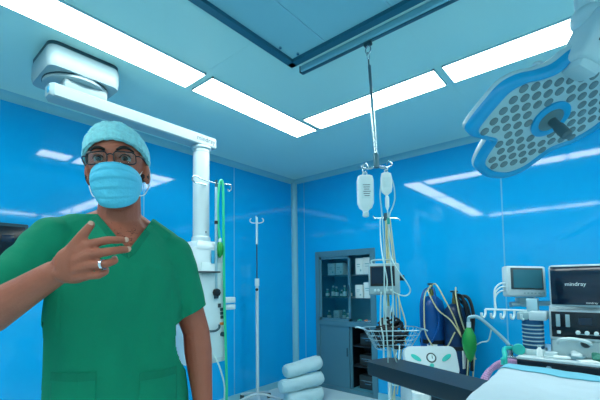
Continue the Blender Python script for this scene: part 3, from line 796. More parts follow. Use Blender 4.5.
for sx in (-1, 1):
    for y in (-.05, .15):
        MB().cyl((sx * .13 - .012, y, .035), (sx * .13 + .012, y, .035), .035, n=16).build('caster', M_dgrey, t)
        MB().cyl((sx * .13, y, .04), (sx * .13, y, .09), .010, n=8).build('caster_stem', M_steel, t)

# ------------------------------------------------------------------ operating table, drape, arm board
TZ = .895
t = thing('operating_table', 'operating table under a white drape at the bottom right', 'operating table', (1.66, -.45, 0))
MB().box((0, .0, .05), (.50, .90, .10), bevel=.03, seg=3).build('base', M_white, t)
MB().box((0, 0, .38), (.26, .34, .62), bevel=.02).build('column', M_steel, t)
MB().box((0, 0, .73), (.46, 1.55, .06), bevel=.01).build('frame', M_dsteel, t)
MB().box((0, 0, .825), (.74, 1.62, .125), bevel=.025, seg=3).build('mattress', M_pad, t)
for s in (-1, 1): MB().box((s * .262, 0, .745), (.012, 1.45, .028), bevel=.003).build('side_rail', M_steel, t)
# the drape: laid over the table, hanging over the edges
def drape_pt(u, v):
    # u across the table (x), v along it (y)
    hx, hy = .425, .865
    x = (u - .5) * 2 * .67; y = (v - .5) * 2 * 1.16
    z = TZ
    def fold(a, h):
        if abs(a) <= h: return a, 0.
        e = abs(a) - h
        return math.copysign(h + .03 * (1 - math.exp(-e * 18)) + e * .10, a), e
    x2, dx = fold(x, hx); y2, dy = fold(y, hy)
    dd = max(dx, dy) + .25 * min(dx, dy)
    k = noise.noise(Vector((x * 5, y * 5, 1.3))) * .010 + noise.noise(Vector((x * 13, y * 11, 4.3))) * .006
    ww = .014 * math.sin((y if dx > dy else x) * 42 + 2 * math.sin(x * 7 + y * 5)) * min(1, dd * 8)
    z = TZ + k - dd * 1.0 + .004
    if dx > dy: x2 += math.copysign(ww, x)
    elif dy > 0: y2 += math.copysign(ww, y)
    if dd > 0: z += .012 * (1 - math.exp(-dd * 30))
    return Vector((x2, y2, z))
o = thing('drape', 'wrinkled white drape with pale blue edge band over the operating table', 'drape', (1.66, -.45, 0))
dm = MB().grid(drape_pt, 70, 130).build('sheet', M_drape, o, 180)
dm.modifiers.new('thick', 'SOLIDIFY').thickness = .003
def band(u, v):
    p = drape_pt(.715 + u * .14, v); q = None
    return p + Vector((.003 if u > .2 else 0, 0, .0045))
bm_ = MB().grid(band, 12, 130).build('edge_band', M_drapeb, o, 180)
bm_.modifiers.new('thick', 'SOLIDIFY').thickness = .002
# arm board
ax = Vector((1.895, 1.03, 0)); bx_ = Vector((1.66, .40, 0))
dv = (bx_ - ax); LN = dv.length; ang = math.atan2(dv.y, dv.x)
t = thing('arm_board', 'long black padded arm board reaching out from the operating table', 'arm board', (ax.x, ax.y, .812), ang)
MB().prism([(0, -.07), (.03, -.10), (LN, -.10), (LN, .10), (.03, .10), (0, .07)], .0, .068, inset=.02).build('pad', M_pad, t)
MB().box((LN * .55, 0, -.008), (LN * .85, .15, .014), bevel=.003).build('support_plate', M_dsteel, t)
MB().box((LN * .62, 0, -.05), (.05, .05, .08), bevel=.005).build('bracket', M_black, t)
MB().cyl((LN * .62, 0, -.05), (LN * .62, 0, -.26), .018, n=14).build('joint_post', M_black, t)
MB().tube([(LN * .62, 0, -.25), (LN * .8, 0, -.25), (LN + .06, 0, -.14), (LN + .14, .02, -.085)], .016).build('clamp_arm', M_dsteel, t)

# ------------------------------------------------------------------ anaesthesia machine
AX = 2.46
t = thing('anaesthesia_machine', 'large white and black anaesthesia machine with big dark screen at the right', 'anaesthesia machine', (AX, .06, 0))
def ab(mb, x0, x1, y0, y1, z0, z1, bevel=.0):
    return mb.box(((x0 + x1) / 2 - AX, (y0 + y1) / 2 - .06, (z0 + z1) / 2), (abs(x1 - x0), abs(y1 - y0), z1 - z0), bevel=bevel)
Yl, Yr = .44, -.32
ab(MB(), AX + .04, 3.05, Yr + .02, Yl - .03, .16, .80, .012).build('lower_body', M_white, t)
for i, z in enumerate((.20, .40, .60)):
    d = ab(MB(), AX + .018, AX + .042, Yr + .06, Yl - .07, z, z + .18, .004).build('drawer', M_whitep, t)
    ab(MB(), AX + .002, AX + .020, -.05, .17, z + .09, z + .105, .003).build('drawer_handle', M_dgrey, d)
ab(MB(), AX, 3.05, Yr, Yl, .792, .858, .006).build('work_surface_front', M_panelblk, t)
ab(MB(), AX + .003, 3.05, Yr, Yl, .858, .872, .003).build('work_surface', M_white, t)
o = MB(); o.cyl((-.003, .225, .826), (-.010, .225, .826), .014, n=20); o.build('front_lock', M_steel, t)
ab(MB(), 2.72, 3.05, Yr + .02, .30, .872, 1.16, .01).build('middle_housing', M_white, t)
ab(MB(), 2.78, 3.02, Yr + .02, .30, 1.16, 1.40, .01).build('upper_housing', M_grey, t)
# sloped flow panel
p = ab(MB(), 2.60, 2.74, -.20, .290, .968, 1.142, .012).build('flow_panel_frame', M_white, t)
ab(MB(), 2.592, 2.602, -.18, .278, .985, 1.130, .003).build('flow_panel', M_panelblk, p)
for y in (.245, .20): ab(MB(), 2.584, 2.594, y - .010, y + .010, 1.045, 1.115, .002).build('flow_tube', M_grey, p)
ab(MB(), 2.584, 2.594, .235, .252, 1.005, 1.022, .002).build('panel_button', M_whitep, p)
for y in (.155, .115, .075, .035, -.005):
    k = MB(); k.lathe([(.006, 0), (.011, .004), (.011, .020), (.007, .024)], Matrix.Translation((2.592 - AX, y - .06, 1.018)) @ Matrix.Rotation(-PI / 2, 4, 'Y'), 14); k.build('flow_knob', M_whitep, p)
ab(MB(), 2.588, 2.593, -.02, .165, 1.006, 1.010).build('knob_rail', M_grey, p)
ab(MB(), 2.588, 2.593, .09, .15, 1.06, 1.10).build('panel_display', M_screen, p)
# curved transparent guard in front of the panel
MB().tube([(2.585 - AX, .25 - .06, .955), (2.55 - AX, .235 - .06, .975), (2.545 - AX, .18 - .06, .985), (2.55 - AX, .12 - .06, .975), (2.585 - AX, .10 - .06, .955)], .010).build('panel_grip', M_whitep, t)
ab(MB(), 2.62, 2.74, -.26, .285, .872, .968, .01).build('absorber_base', M_whitep, t)
# big screen
s_ = ab(MB(), 2.60, 2.66, -.11, .280, 1.158, 1.398, .016).build('main_screen_frame', M_white, t)
ab(MB(), 2.592, 2.602, -.10, .272, 1.170, 1.388, .004).build('main_screen', M_screen, s_)
ab(MB(), 2.66, 2.79, .05, .17, 1.2, 1.33).build('screen_mount', M_grey, t)
TX = Matrix.Translation((2.591 - AX, .205 - .06, 1.278)) @ Matrix.Rotation(-PI / 2, 4, 'Z') @ Matrix.Rotation(PI / 2, 4, 'X')
text('lettering', 'mindray', .030, TX, M_inkw, s_)
TX = Matrix.Translation((2.591 - AX, .113 - .06, 1.178)) @ Matrix.Rotation(-PI / 2, 4, 'Z') @ Matrix.Rotation(PI / 2, 4, 'X')
text('lettering', 'mindray', .016, TX, M_inkw, s_)
# bellows tower
ab(MB(), 2.56, 2.70, .315, .445, .872, .905, .006).build('bellows_base', M_whitep, t)
MB().lathe([(.052, .905), (.056, .91), (.056, 1.07), (.050, 1.085), (.03, 1.09)], Matrix.Translation((2.62 - AX, .375 - .06, 0)), 28).build('bellows_dome', M_bellows, t)
for i in range(6):
    z = .925 + i * .023
    MB().lathe([(.0565, z), (.0590, z + .004), (.0565, z + .008)], Matrix.Translation((2.62 - AX, .375 - .06, 0)), 28).build('bellows_fold', M_grey, t)
ab(MB(), 2.56, 2.70, .300, .385, 1.075, 1.125, .005).build('vaporizer_block', M_white, t)
ab(MB(), 2.57, 2.70, .385, .45, 1.075, 1.118, .005).build('vaporizer_cap', M_grey, t)
ab(MB(), 2.66, 2.72, .35, .41, .90, 1.20, .004).build('rear_post', M_alu, t)
# hose hook rail
mb = MB().tube([(2.60 - AX, .40 - .06, 1.128), (2.60 - AX, .63 - .06, 1.128)], .006)
for y in (.63, .575, .52, .465, .41):
    mb.tube([(2.60 - AX, y - .06, 1.128), (2.595 - AX, y - .06, 1.10), (2.575 - AX, y - .055, 1.078), (2.55 - AX, y - .05, 1.085), (2.545 - AX, y - .05, 1.108)], .007)
mb.build('hook_rail', M_whitep, t)
# swing arm for the bag
MB().tube([(2.60 - AX, .735 - .06, 1.035), (2.60 - AX, .735 - .06, 1.062), (2.60 - AX, .715 - .06, 1.075), (2.60 - AX, .66 - .06, 1.065), (2.60 - AX, .53 - .06, .945), (2.60 - AX, .50 - .06, .90)], .011, n=10).build('bag_arm', M_alu, t)
MB().cyl((2.60 - AX, .50 - .06, .84), (2.60 - AX, .50 - .06, .915), .018, n=14).build('arm_socket', M_steel, t)
ab(MB(), 2.57, 2.63, .42, .52, .82, .85, .004).build('arm_bracket', M_steel, t)
MB().cyl((2.60 - AX, .735 - .06, 1.005), (2.60 - AX, .735 - .06, 1.04), .014, n=14).build('bag_neck', M_whitep, t)
MB().lathe([(.010, 0), (.022, -.02), (.040, -.06), (.045, -.105), (.040, -.15), (.024, -.20), (.008, -.225), (.004, -.232)], Matrix.Translation((2.60 - AX, .735 - .06, 1.01)), 24).build('reservoir_bag', M_bagg, t)
MB().tube([(2.60 - AX, .70 - .06, .89), (2.60 - AX, .66 - .06, .915), (2.60 - AX, .62 - .06, .93), (2.60 - AX, .60 - .06, 1.0)], .004).build('sample_line', M_tubec, t)
# corrugated breathing hoses, pink
for k, (dy, dz) in enumerate(((0, 0), (.028, -.03))):
    P = catmull([(2.50 - AX, .44 - .06 + dy, .83 + dz), (2.47 - AX, .50 - .06 + dy, .835 + dz), (2.45 - AX, .56 - .06 + dy, .80 + dz), (2.43 - AX, .60 - .06 + dy, .72 + dz), (2.42 - AX, .60 - .06 + dy, .60), (2.5 - AX, .5 - .06 + dy, .50)], 16)
    MB().tube(P, [.0135 if i % 2 else .0165 for i in range(len(P))], n=12, k=1).build('corrugated_hose', M_pink, t)
for y in (Yl - .08, Yr + .08):
    for x in (AX + .08, 2.97):
        MB().cyl((x - AX - .015, y - .06, .06), (x - AX + .015, y - .06, .06), .06, n=18).build('caster', M_dgrey, t)
        ab(MB(), x - .03, x + .03, y - .03, y + .03, .10, .17).build('caster_fork', M_steel, t)

# bedside monitor on its arm, left of the big screen
MC = Vector((2.847, .428, 1.304))
t = thing('patient_monitor', 'small pale patient monitor, tilted, left of the big dark screen', 'monitor', MC, math.atan2(-.185, .154) + .02)
Rk = Euler((-.06, .03, 0)).to_matrix()
def q_(v): return Rk @ Vector(v)
MB().box(q_((0, .035, 0)), (.262, .07, .205), Rk, bevel=.014, seg=3).build('monitor_case', M_white, t)
b_ = MB().box(q_((0, -.0015, .018)), (.215, .006, .142), Rk, bevel=.002).build('bezel', M_dgrey, t)
MB().box(q_((.002, -.0055, .016)), (.190, .003, .120), Rk).build('screen', M_screen2, b_)
for i in range(5): MB().box(q_((-.02 + i * .024, -.0015, -.078)), (.012, .004, .008), Rk, bevel=.001).build('button', M_grey, t)
MB().cyl(q_((.10, 0, -.078)), q_((.10, -.012, -.078)), .010, n=14).build('knob', M_grey, t)
MB().box((0.01, .05, -.125), (.10, .06, .03), bevel=.005).build('mount_plate', M_grey, t)
MB().tube([(-.09, .05, -.155), (.0, .05, -.15), (.12, .04, -.15), (.21, -.01, -.15), (.235, -.03, -.16)], .017, n=10).build('support_arm', M_alu, t)
MB().cyl((.01, .05, -.17), (.01, .05, -.11), .02, n=12).build('swivel', M_alu, t)
for i, z in enumerate((-.01, -.035, -.06)):
    MB().tube([(-.13, .03, z), (-.165, .03, z - .005), (-.20, .03, z - .04), (-.21, .02, z - .10), (-.215, .0, -.19)], .006).build('lead', M_whitep, t)
MB().tube([(.06, .03, -.10), (.065, .01, -.16), (.075, .0, -.24), (.08, .04, -.30)], .006).build('lead', M_whitep, t)

# small things on the machine's work surface
def small(name, label, cat, loc, rz=0, grp=None): return thing(name, label, cat, loc, rz, grp)
WZ = .872
o = small('breathing_mask', 'teal breathing mask and elbow at the end of the machine work surface', 'mask', (2.515, .455, WZ), .6)
MB().lathe([(.030, 0), (.034, .006), (.032, .02), (.022, .04), (.012, .05)], Matrix.Translation((0, -.02, .030)) @ Matrix.Rotation(PI / 2, 4, 'Y') @ Matrix.Rotation(.4, 4, 'X'), 20).build('mask_dome', M_teal, o)
MB().tube([(.06, .0, .028), (.02, .05, .032), (-.03, .075, .022), (-.06, .085, .0), (-.065, .10, -.02)], .013, n=10).build('elbow_hose', M_teal, o)
MB().cyl((-.062, .092, -.045), (-.062, .092, -.010), .018, n=14).build('connector', M_teal, o)
o = small('glass_vial', 'small clear vial by the bellows on the work surface', 'vial', (2.53, .335, WZ))
MB().lathe([(.013, 0), (.015, .004), (.015, .04), (.008, .05), (.008, .058)], n=16).build('vial_body', M_fluid, o)
MB().cyl((0, 0, .056), (0, 0, .066), .010, n=14).build('cap', M_grey, o)
o = small('tape_roll', 'white tape roll lying on the work surface', 'tape', (2.56, .285, WZ))
MB().lathe([(.018, 0), (.034, 0), (.034, .028), (.018, .028)], n=24).build('tape', M_whitep, o)
MB().lathe([(.014, .001), (.0178, .001), (.0178, .027), (.014, .027)], n=24).build('core', M_grey, o)
o = small('syringe', 'clear syringe lying on the work surface before the black panel', 'syringe', (2.52, .235, WZ + .0105), 1.9)
MB().cyl((-.045, 0, 0), (.035, 0, 0), .0095, n=14).build('barrel', M_fluid, o)
MB().cyl((.035, 0, 0), (.075, 0, 0), .004, n=8).build('plunger', M_whitep, o)
MB().cyl((.075, 0, 0), (.078, 0, 0), .010, n=12).build('thumb_rest', M_whitep, o)
MB().cyl((-.062, 0, 0), (-.045, 0, 0), .003, n=8).build('tip', M_bluestk, o)
o = small('steel_dish', 'round dish on the work surface under the black panel', 'dish', (2.555, .165, WZ))
MB().lathe([(.028, 0), (.044, .022), (.046, .024), (.042, .024), (.026, .005)], n=28).build('dish', M_alu, o)
o = small('cotton_wad', 'crumpled white cotton wad in the round dish', 'cotton', (2.555, .165, WZ + .006))
MB().ell((0, 0, .018), (.028, .026, .018)).ell((.008, .01, .028), (.016, .018, .013)).build('wad', M_label, o, 180)
o = small('paper_packet', 'flat pale sterile packet on the work surface near the edge', 'packet', (2.515, .115, WZ), .5)
MB().box((0, 0, .004), (.06, .085, .008), bevel=.002).build('packet', M_fluid, o)
MB().box((0, 0, .0085), (.035, .05, .001)).build('paper_backing', M_label, o)
o = small('crumpled_wrap', 'crumpled dark green wrap on the machine work surface at the right', 'wrap', (2.56, .058, WZ), .2)
mb = MB(); mb.ell((0, 0, .020), (.035, .045, .020)).ell((.012, .02, .032), (.02, .025, .014), (.3, .2, .5)).ell((-.015, -.018, .028), (.02, .022, .016), (.6, .1, .2))
me = fuse(mb, .004, 3)
NRM = [v.normal.copy() for v in me.vertices]
for v, n in zip(me.vertices, NRM): v.co += n * .004 * noise.noise(v.co * 70)
link('wrap', me, mat('dark_green_wrap', '#2e7a6a', .6, var=.3, scale=40), o, 180)
o = small('rubber_stopper', 'dark round valve knob on the white absorber top', 'valve', (2.615, .125, .955))
MB().lathe([(.022, -.02), (.024, .0), (.018, .012), (.006, .016)], Matrix.Translation((0, 0, 0)) @ Matrix.Rotation(-PI / 2, 4, 'Y'), 20).build('valve_knob', M_dgrey, o)

# ------------------------------------------------------------------ surgical lamp
lc = Vector((1.839, .165, 1.99)); ln = Vector((-.286, -.497, -.817)).normalized()
le1 = Vector((-.867, .499, 0)).normalized(); le2 = ln.cross(le1)
t = thing('surgical_lamp', 'large blue rimmed petal shaped surgical lamp with many round lenses, hanging at the top right', 'surgical lamp', lc)
LM = basis(le1, le2, ln)          # z points down towards the table
pol = [(-64, .278), (-59, .270), (-51, .250), (-45, .248), (-39, .256), (-33, .270), (-23, .311), (-13, .338), (-1, .345), (9, .357), (17, .367), (22, .345), (26, .305), (34, .250), (41, .262), (47, .284), (54, .312), (61, .328), (74, .328), (85, .322), (96, .313), (110, .279), (126, .225), (136, .210), (143, .212), (153, .230), (163, .256), (174, .285), (183, .310), (195, .345), (204, .352), (213, .325), (221, .28), (229, .258), (238, .28), (248, .325), (258, .348), (270, .345), (282, .315), (290, .292)]
out = [(r * math.cos(math.radians(a)), r * math.sin(math.radians(a))) for a, r in pol]
out3 = [(p.x, p.y) for p in catmull([(x, y, 0) for x, y in out + out[:1]], 4)[:-1]]
def rad_scale(s, z): return [LM @ Vector((x * s, y * s, z)) for x, y in out3]
MB().loft([rad_scale(.80, -.085), rad_scale(.93, -.075), rad_scale(1.0, -.055), rad_scale(1.02, -.040), rad_scale(1.015, -.030)]).build('top_shell', M_lampshell, t, 50)
MB().loft([rad_scale(1.012, -.030), rad_scale(1.005, -.005), rad_scale(.965, .010), rad_scale(.925, .012), rad_scale(.885, .004), rad_scale(.88, -.02)]).build('blue_rim', M_lampblue, t, 50)
MB().loft([rad_scale(.882, -.015), rad_scale(.882, -.001)]).build('lens_plate', M_lampplate, t)
def inside(x, y, s):
    n = len(out3); c = False
    for i in range(n):
        x1, y1 = out3[i][0] * s, out3[i][1] * s; x2, y2 = out3[i - 1][0] * s, out3[i - 1][1] * s
        if (y1 > y) != (y2 > y) and x < (x2 - x1) * (y - y1) / (y2 - y1) + x1: c = not c
    return c
proto = None; sp = .0485
for i in range(-8, 9):
    for j in range(-8, 9):
        x = (i + .5 * (j % 2)) * sp; y = j * sp * .866
        x, y = x * math.cos(.35) - y * math.sin(.35), x * math.sin(.35) + y * math.cos(.35)
        if math.hypot(x, y) < .092 or not inside(x, y, .825): continue
        if proto is None:
            mb = MB(); mb.lathe([(.0175, -.003), (.0175, .0015), (.0150, .0030), (.0120, .0020), (.004, .0016)], LM, 16)
            o = proto = mb.build('lens', M_lens_led, t)
        else:
            o = proto.copy(); COL.objects.link(o); o.parent = t
        o.location = LM @ Vector((x, y, 0))
MB().lathe([(.080, -.002), (.080, .008), (.070, .012), (.055, .012), (.05, .008)], LM, 36).build('hub_ring', M_lampblue, t)
MB().lathe([(.052, .004), (.050, .010), (.034, .014), (.024, .016)], LM, 28).build('hub', mat('hub_grey', '#50767f', .4), t)
MB().lathe([(.018, .012), (.017, .05), (.021, .06), (.021, .115), (.016, .12), (.014, .122)], LM, 20).build('handle', mat('handle_grey', '#3f5f69', .4), t)
# yoke block at the upper edge, tube to the ceiling
bc = Vector((1.678, .006, 2.175)) - lc
Rb = basis(vr, vf, (0, 0, 1)).to_3x3() @ Euler((.25, .42, .15)).to_matrix()
blk = MB().box(bc, (.125, .14, .20), Rb, bevel=.02, seg=3).build('yoke_block', M_lampshell, t)
mb = MB()
for i in range(4):
    for j in range(2):
        mb.box(bc + Rb @ Vector((-.022 + j * .028, -.0705, .035 - i * .022)), (.016, .003, .010), Rb)
mb.build('yoke_marks', M_dgrey, blk)
MB().box(bc + Rb @ Vector((0, -.01, -.085)), (.09, .10, .09), Rb, bevel=.02).build('yoke_joint', M_lampshell, t)
tp = Vector((1.682, .028, 2.335)) - lc
MB().ell(tp + Vector((.01, -.01, -.06)), (.058, .058, .05)).build('ball_joint', M_lampshell, t, 180)
MB().cyl(tp + Vector((0, 0, -.05)), Vector((tp.x, tp.y, H - lc.z - .02)), .030, n=24).build('down_tube', M_lampshell, t)
MB().lathe([(.10, H - lc.z - .035), (.11, H - lc.z - .03), (.11, H - lc.z)], Matrix.Translation((tp.x, tp.y, 0)), 30).build('ceiling_cup', M_white, t)

# sprinkler behind the lamp
t = thing('ceiling_sprinkler', 'small white ceiling sprinkler above the lamp edge', 'sprinkler', (2.74, .295, H))
MB().lathe([(.030, -.006), (.030, 0)], n=20).build('rosette', M_whitep, t)
MB().cyl((0, 0, -.065), (0, 0, -.004), .012, n=12).build('stem', M_whitep, t)
mb = MB(); mb.tube([(0, -.012, -.062), (0, -.016, -.08), (0, 0, -.10)], .003); mb.tube([(0, .012, -.062), (0, .016, -.08), (0, 0, -.10)], .003); mb.build('yoke', M_steel, t)
MB().cyl((0, 0, -.103), (0, 0, -.100), .020, n=14).build('deflector', M_steel, t)

# ------------------------------------------------------------------ the person
PR = math.radians(-23.607)
person = thing('person', 'person in green scrubs, pale blue cap, mask and glasses, pointing with one hand', 'person', (.469, 1.074, 0), PR)
hc = Vector((-.006, .01, 1.640))
HM = Matrix.Translation(hc) @ Matrix.Rotation(math.radians(-9), 4, 'Z') @ Matrix.Rotation(math.radians(-5), 4, 'Y')
def hp(*v): return HM @ Vector(v)

TOR = [(.80, .165, .115, .005, .03), (.90, .170, .118, .005, .03), (1.00, .158, .110, .005, .03), (1.10, .150, .105, .005, .03), (1.25, .160, .112, .004, .03), (1.36, .168, .112, .003, .032), (1.42, .158, .098, .003, .038), (1.465, .118, .078, .003, .045), (1.50, .078, .064, .002, .05), (1.53, .055, .055, .0, .05)]
def torso(mb, g, rows, n=36):
    rg = []
    for z, rx, ry, cx, cy in rows:
        rg.append([Vector((cx + (rx + g) * math.cos(2 * PI * j / n), cy + (ry + g) * math.sin(2 * PI * j / n), z)) for j in range(n)])
    mb.loft(rg)
RSH, REL, RWR = (-.158, .035, 1.432), (-.305, -.092, 1.225), (-.124, -.232, 1.342)
LSH, LEL, LWR = (.150, .035, 1.402), (.228, .045, 1.165), (.240, -.020, .925)
B = MB()
torso(B, 0, TOR)
# neck and head
B.caps([(.0, .05, 1.45), hp(0, .022, -.06), hp(0, .018, .0)], [.064, .056, .056], 20)
B.caps([(-.15, .05, 1.445), (-.02, .055, 1.50)], [.045, .05]); B.caps([(.135, .05, 1.425), (.02, .055, 1.50)], [.043, .05])
def hell(c, r, u=24, v=14):
    g = bmesh.ops.create_uvsphere(B.b, u_segments=u, v_segments=v, radius=1)
    bmesh.ops.transform(B.b, matrix=HM @ Matrix.Translation(Vector(c)) @ Matrix.Diagonal((*r, 1)), verts=g['verts'])
hell((0, .012, .040), (.074, .094, .092), 32, 20)
hell((0, -.018, -.030), (.061, .072, .084), 32, 20)
hell((0, -.050, -.080), (.040, .036, .032))
hell((0, -.066, .044), (.054, .019, .013))
for s in (-1, 1):
    hell((s * .034, -.050, -.018), (.025, .030, .025))
    hell((s * .033, -.0655, .0335), (.0180, .0178, .0108))
    hell((s * .033, -.0645, .0100), (.0175, .0160, .0072))
    hell((s * .078, .016, .004), (.010, .019, .033))
    hell((s * .074, .004, -.012), (.010, .010, .014))
    hell((s * .014, -.100, -.026), (.010, .010, .009))
B.caps([hp(0, -.080, .030), hp(0, -.092, .008), hp(0, -.108, -.022)], [.009, .010, .014], 14)
# arms
B.caps([RSH, Vector(RSH).lerp(Vector(REL), .5), REL], [.060, .047, .044], 18)
B.caps([REL, Vector(REL).lerp(Vector(RWR), .28), Vector(REL).lerp(Vector(RWR), .7), RWR], [.044, .046, .035, .0285], 18)
B.caps([LSH, Vector(LSH).lerp(Vector(LEL), .5), LEL], [.060, .047, .041], 18)
B.caps([LEL, Vector(LEL).lerp(Vector(LWR), .25), Vector(LEL).lerp(Vector(LWR), .7), LWR], [.041, .0425, .032, .0255], 18)
# the raised right hand
def finger(p, r): B.caps(p, r, 12)
FI = {'i': [(-.060, -.272, 1.404), (-.022, -.300, 1.412), (.000, -.303, 1.4135), (.014, -.297, 1.4135)],
      'm': [(-.056, -.279, 1.382), (-.014, -.306, 1.3885), (.006, -.303, 1.392), (.019, -.294, 1.394)],
      'r': [(-.056, -.277, 1.359), (-.022, -.302, 1.362), (-.007, -.294, 1.369), (-.007, -.277, 1.376)],
      'p': [(-.062, -.267, 1.337), (-.037, -.287, 1.338), (-.024, -.281, 1.345), (-.022, -.267, 1.352)]}
for k, sc in (('i', 1), ('m', 1.02), ('r', .98), ('p', .86)):
    finger(FI[k], [.0102 * sc, .0088 * sc, .0080 * sc, .0068 * sc])
    B.caps([Vector(RWR) * .85 + Vector(FI[k][0]) * .15, FI[k][0]], [.020, .0125 * sc], 12)
finger([(-.108, -.243, 1.366), (-.086, -.262, 1.398), (-.068, -.270, 1.425), (-.053, -.266, 1.449)], [.019, .0125, .0105, .0080])
B.caps([(-.100, -.245, 1.350), (-.084, -.262, 1.394)], [.020, .0125], 12)
B.ell((-.086, -.256, 1.366), (.036, .016, .036), (0, .15, .35))
B.ell((-.092, -.250, 1.340), (.034, .018, .018), (0, .15, .35))
# the hanging left hand
lw = Vector(LWR)
for i, (dy, L) in enumerate(((-.030, .068), (-.010, .076), (.012, .072), (.032, .058))):
    k = lw + Vector((.010, dy - .015, -.088)); 
    finger([k, k + Vector((-.004, -.004, -L * .5)), k + Vector((-.016, -.006, -L * .8)), k + Vector((-.030, -.006, -L))], [.0098, .0085, .0078, .0066])
    B.caps([lw, k], [.020, .0125], 12)
finger([lw + Vector((-.002, -.02, -.02)), lw + Vector((-.008, -.050, -.058)), lw + Vector((-.012, -.060, -.088)), lw + Vector((-.020, -.062, -.108))], [.017, .0115, .010, .0078])
B.ell(lw + Vector((.008, -.012, -.055)), (.014, .038, .042))
# legs
for s in (-1, 1):
    B.caps([(s * .085 + .005, .03, .86), (s * .095 + .005, .02, .48), (s * .10 + .005, .045, .12), (s * .10 + .005, .03, .075)], [.085, .056, .040, .038], 16)
    B.caps([(s * .10 + .005, .06, .05), (s * .115 + .005, -.10, .04), (s * .118 + .005, -.14, .035)], [.034, .034, .026], 12)
bme = fuse(B, .0030, 4)
body = link('body', bme, M_skin, person, 180)
BV = BVHTree.FromPolygons([v.co.copy() for v in bme.vertices], [tuple(p.vertices) for p in bme.polygons])

# eyes, brows
for s in (-1, 1):
    ec = Vector((s * .033, -.0655, .0215))
    mb = MB(); mb.ell((0, 0, 0), (.0135, .0135, .0135))
    e = mb.build('eye', M_eye, person, 180, HM @ Matrix.Translation(ec))
    mb = MB(); mb.lathe([(.0001, .0140), (.0035, .01395), (.0070, .0121), (.0070, .0105), (.0001, .011)], Matrix.Rotation(PI / 2 + .14, 4, 'X') @ Matrix.Rotation(-.0, 4, 'Y'), 18)
    mb.build('iris', M_iris, e, 180, HM @ Matrix.Translation(ec))
    mb = MB(); mb.tube([(s * .014, -.0825, .0425), (s * .028, -.0855, .0485), (s * .042, -.079, .0485), (s * .056, -.066, .0415)], [.0034, .0045, .0042, .0022], n=8)
    mb.build('eyebrow', M_hair, person, 180, HM)
    mb = MB(); mb.tube([(s * .0195, -.0785, .0225), (s * .026, -.0815, .0285), (s * .034, -.082, .0300), (s * .042, -.0785, .0275), (s * .048, -.072, .0215)], .0013, n=6)
    mb.build('eyelash', M_hair, person, 180, HM)

# beard: a thin layer that follows the jaw
def on_head(phi, z, off, cy=0.):
    d = Vector((math.sin(phi), -math.cos(phi), 0))
    o = HM @ (Vector((0, cy, z)) + d * .3); dd = (HM.to_3x3() @ -d)
    hit, nrm, idx, dist = BV.ray_cast(o, dd, .4)
    if hit is None: hit = HM @ (Vector((0, cy, z)) + d * .07); nrm = -dd
    return hit - dd * off
def beard(u, v):
    phi = (u - .5) * 2 * math.radians(98)
    a = abs(u - .5) * 2
    zt = -.045 + .045 * max(0, (a - .62) / .38) ** .7
    return on_head(phi, zt + (-.100 + .020 * a - zt) * v, .0016, -.01)
MB().grid(beard, 60, 14).build('beard', M_beard, person, 180)

# surgical mask
def maskf(u, v):
    a = (u - .5) * 2
    phi = a * math.radians(84)
    zt = .003 - .022 * a * a; zb = -.118 + .044 * a * a
    z = zt + (zb - zt) * v
    prof = [(0, .104), (.12, .120), (.30, .131), (.5, .121), (.75, .107), (.92, .097), (1, .084)]
    for (t0, r0_), (t1, r1_) in zip(prof, prof[1:]):
        if t0 <= v <= t1: ry = r0_ + (r1_ - r0_) * (v - t0) / (t1 - t0)
    pk = abs(a)
    side = .0660 + .003 * math.sin(v * PI) - .012 * v * v
    pl = ((v * 5.0) % 1.0) if .18 < v < .82 else .5
    k = (pl - .5) * .006 * (1 - pk ** 4)
    wr = .0016 * noise.noise(Vector((a * 4, v * 9, .3)))
    return HM @ Vector((side * math.sin(phi), -.006 - (ry + k + wr) * math.cos(phi) ** .85 + .004, z))
mk = MB().grid(maskf, 44, 44).build('face_mask', M_mask, person, 180)
mk.modifiers.new('thick', 'SOLIDIFY').thickness = .0018
for s in (-1, 1):
    e = MB(); e.tube([(s * .060, -.012, -.010), (s * .074, .010, .022), (s * .083, .030, .032), (s * .086, .038, .010), (s * .083, .034, -.020), (s * .070, .006, -.060), (s * .052, -.014, -.070)], .0017, n=6)
    e.build('ear_loop', M_label, mk, 180, HM)
mb = MB(); mb.tube([maskf(.5 + d, .035) + HM.to_3x3() @ Vector((0, -.0015, 0)) for d in (-.2, -.1, 0, .1, .2)], .0016, n=6); mb.build('nose_wire', M_mask, mk, 180)

# spectacles
gl = MB()
def lens_ring(s):
    out = []
    for x, y in rsq(.0265, .0165, .010, 5):
        xx = s * .0345 + x; zz = .0165 + y
        out.append(Vector((xx, -.1005 + 1.7 * xx * xx * 2.6, zz)))
    return out
for s in (-1, 1): gl.tube(lens_ring(s), .0016, n=6, closed=True)
for s in (-1, 1):
    gl.tube([p for p in sorted(lens_ring(s), key=lambda p: p.x) if p.z > .030], .0022, n=6, k=1)
gl.tube([(-.009, -.100, .022), (0, -.103, .025), (.009, -.100, .022)], .0018, n=6)
g_ = gl.build('glasses', M_gframe, person, 60, HM)
for s in (-1, 1):
    mb = MB(); mb.tube([(s * .0605, -.084, .024), (s * .073, -.070, .026), (s * .080, -.02, .026), (s * .082, .022, .024), (s * .080, .042, .004)], .0019, n=6); mb.build('temple_arm', M_gframe, g_, 60, HM)
    mb = MB(); L2 = lens_ring(s); mb.loft([[p + Vector((0, -.0004, 0)) for p in L2], [p + Vector((0, .0004, 0)) for p in L2]]); mb.build('lens', M_lens, g_, 60, HM)

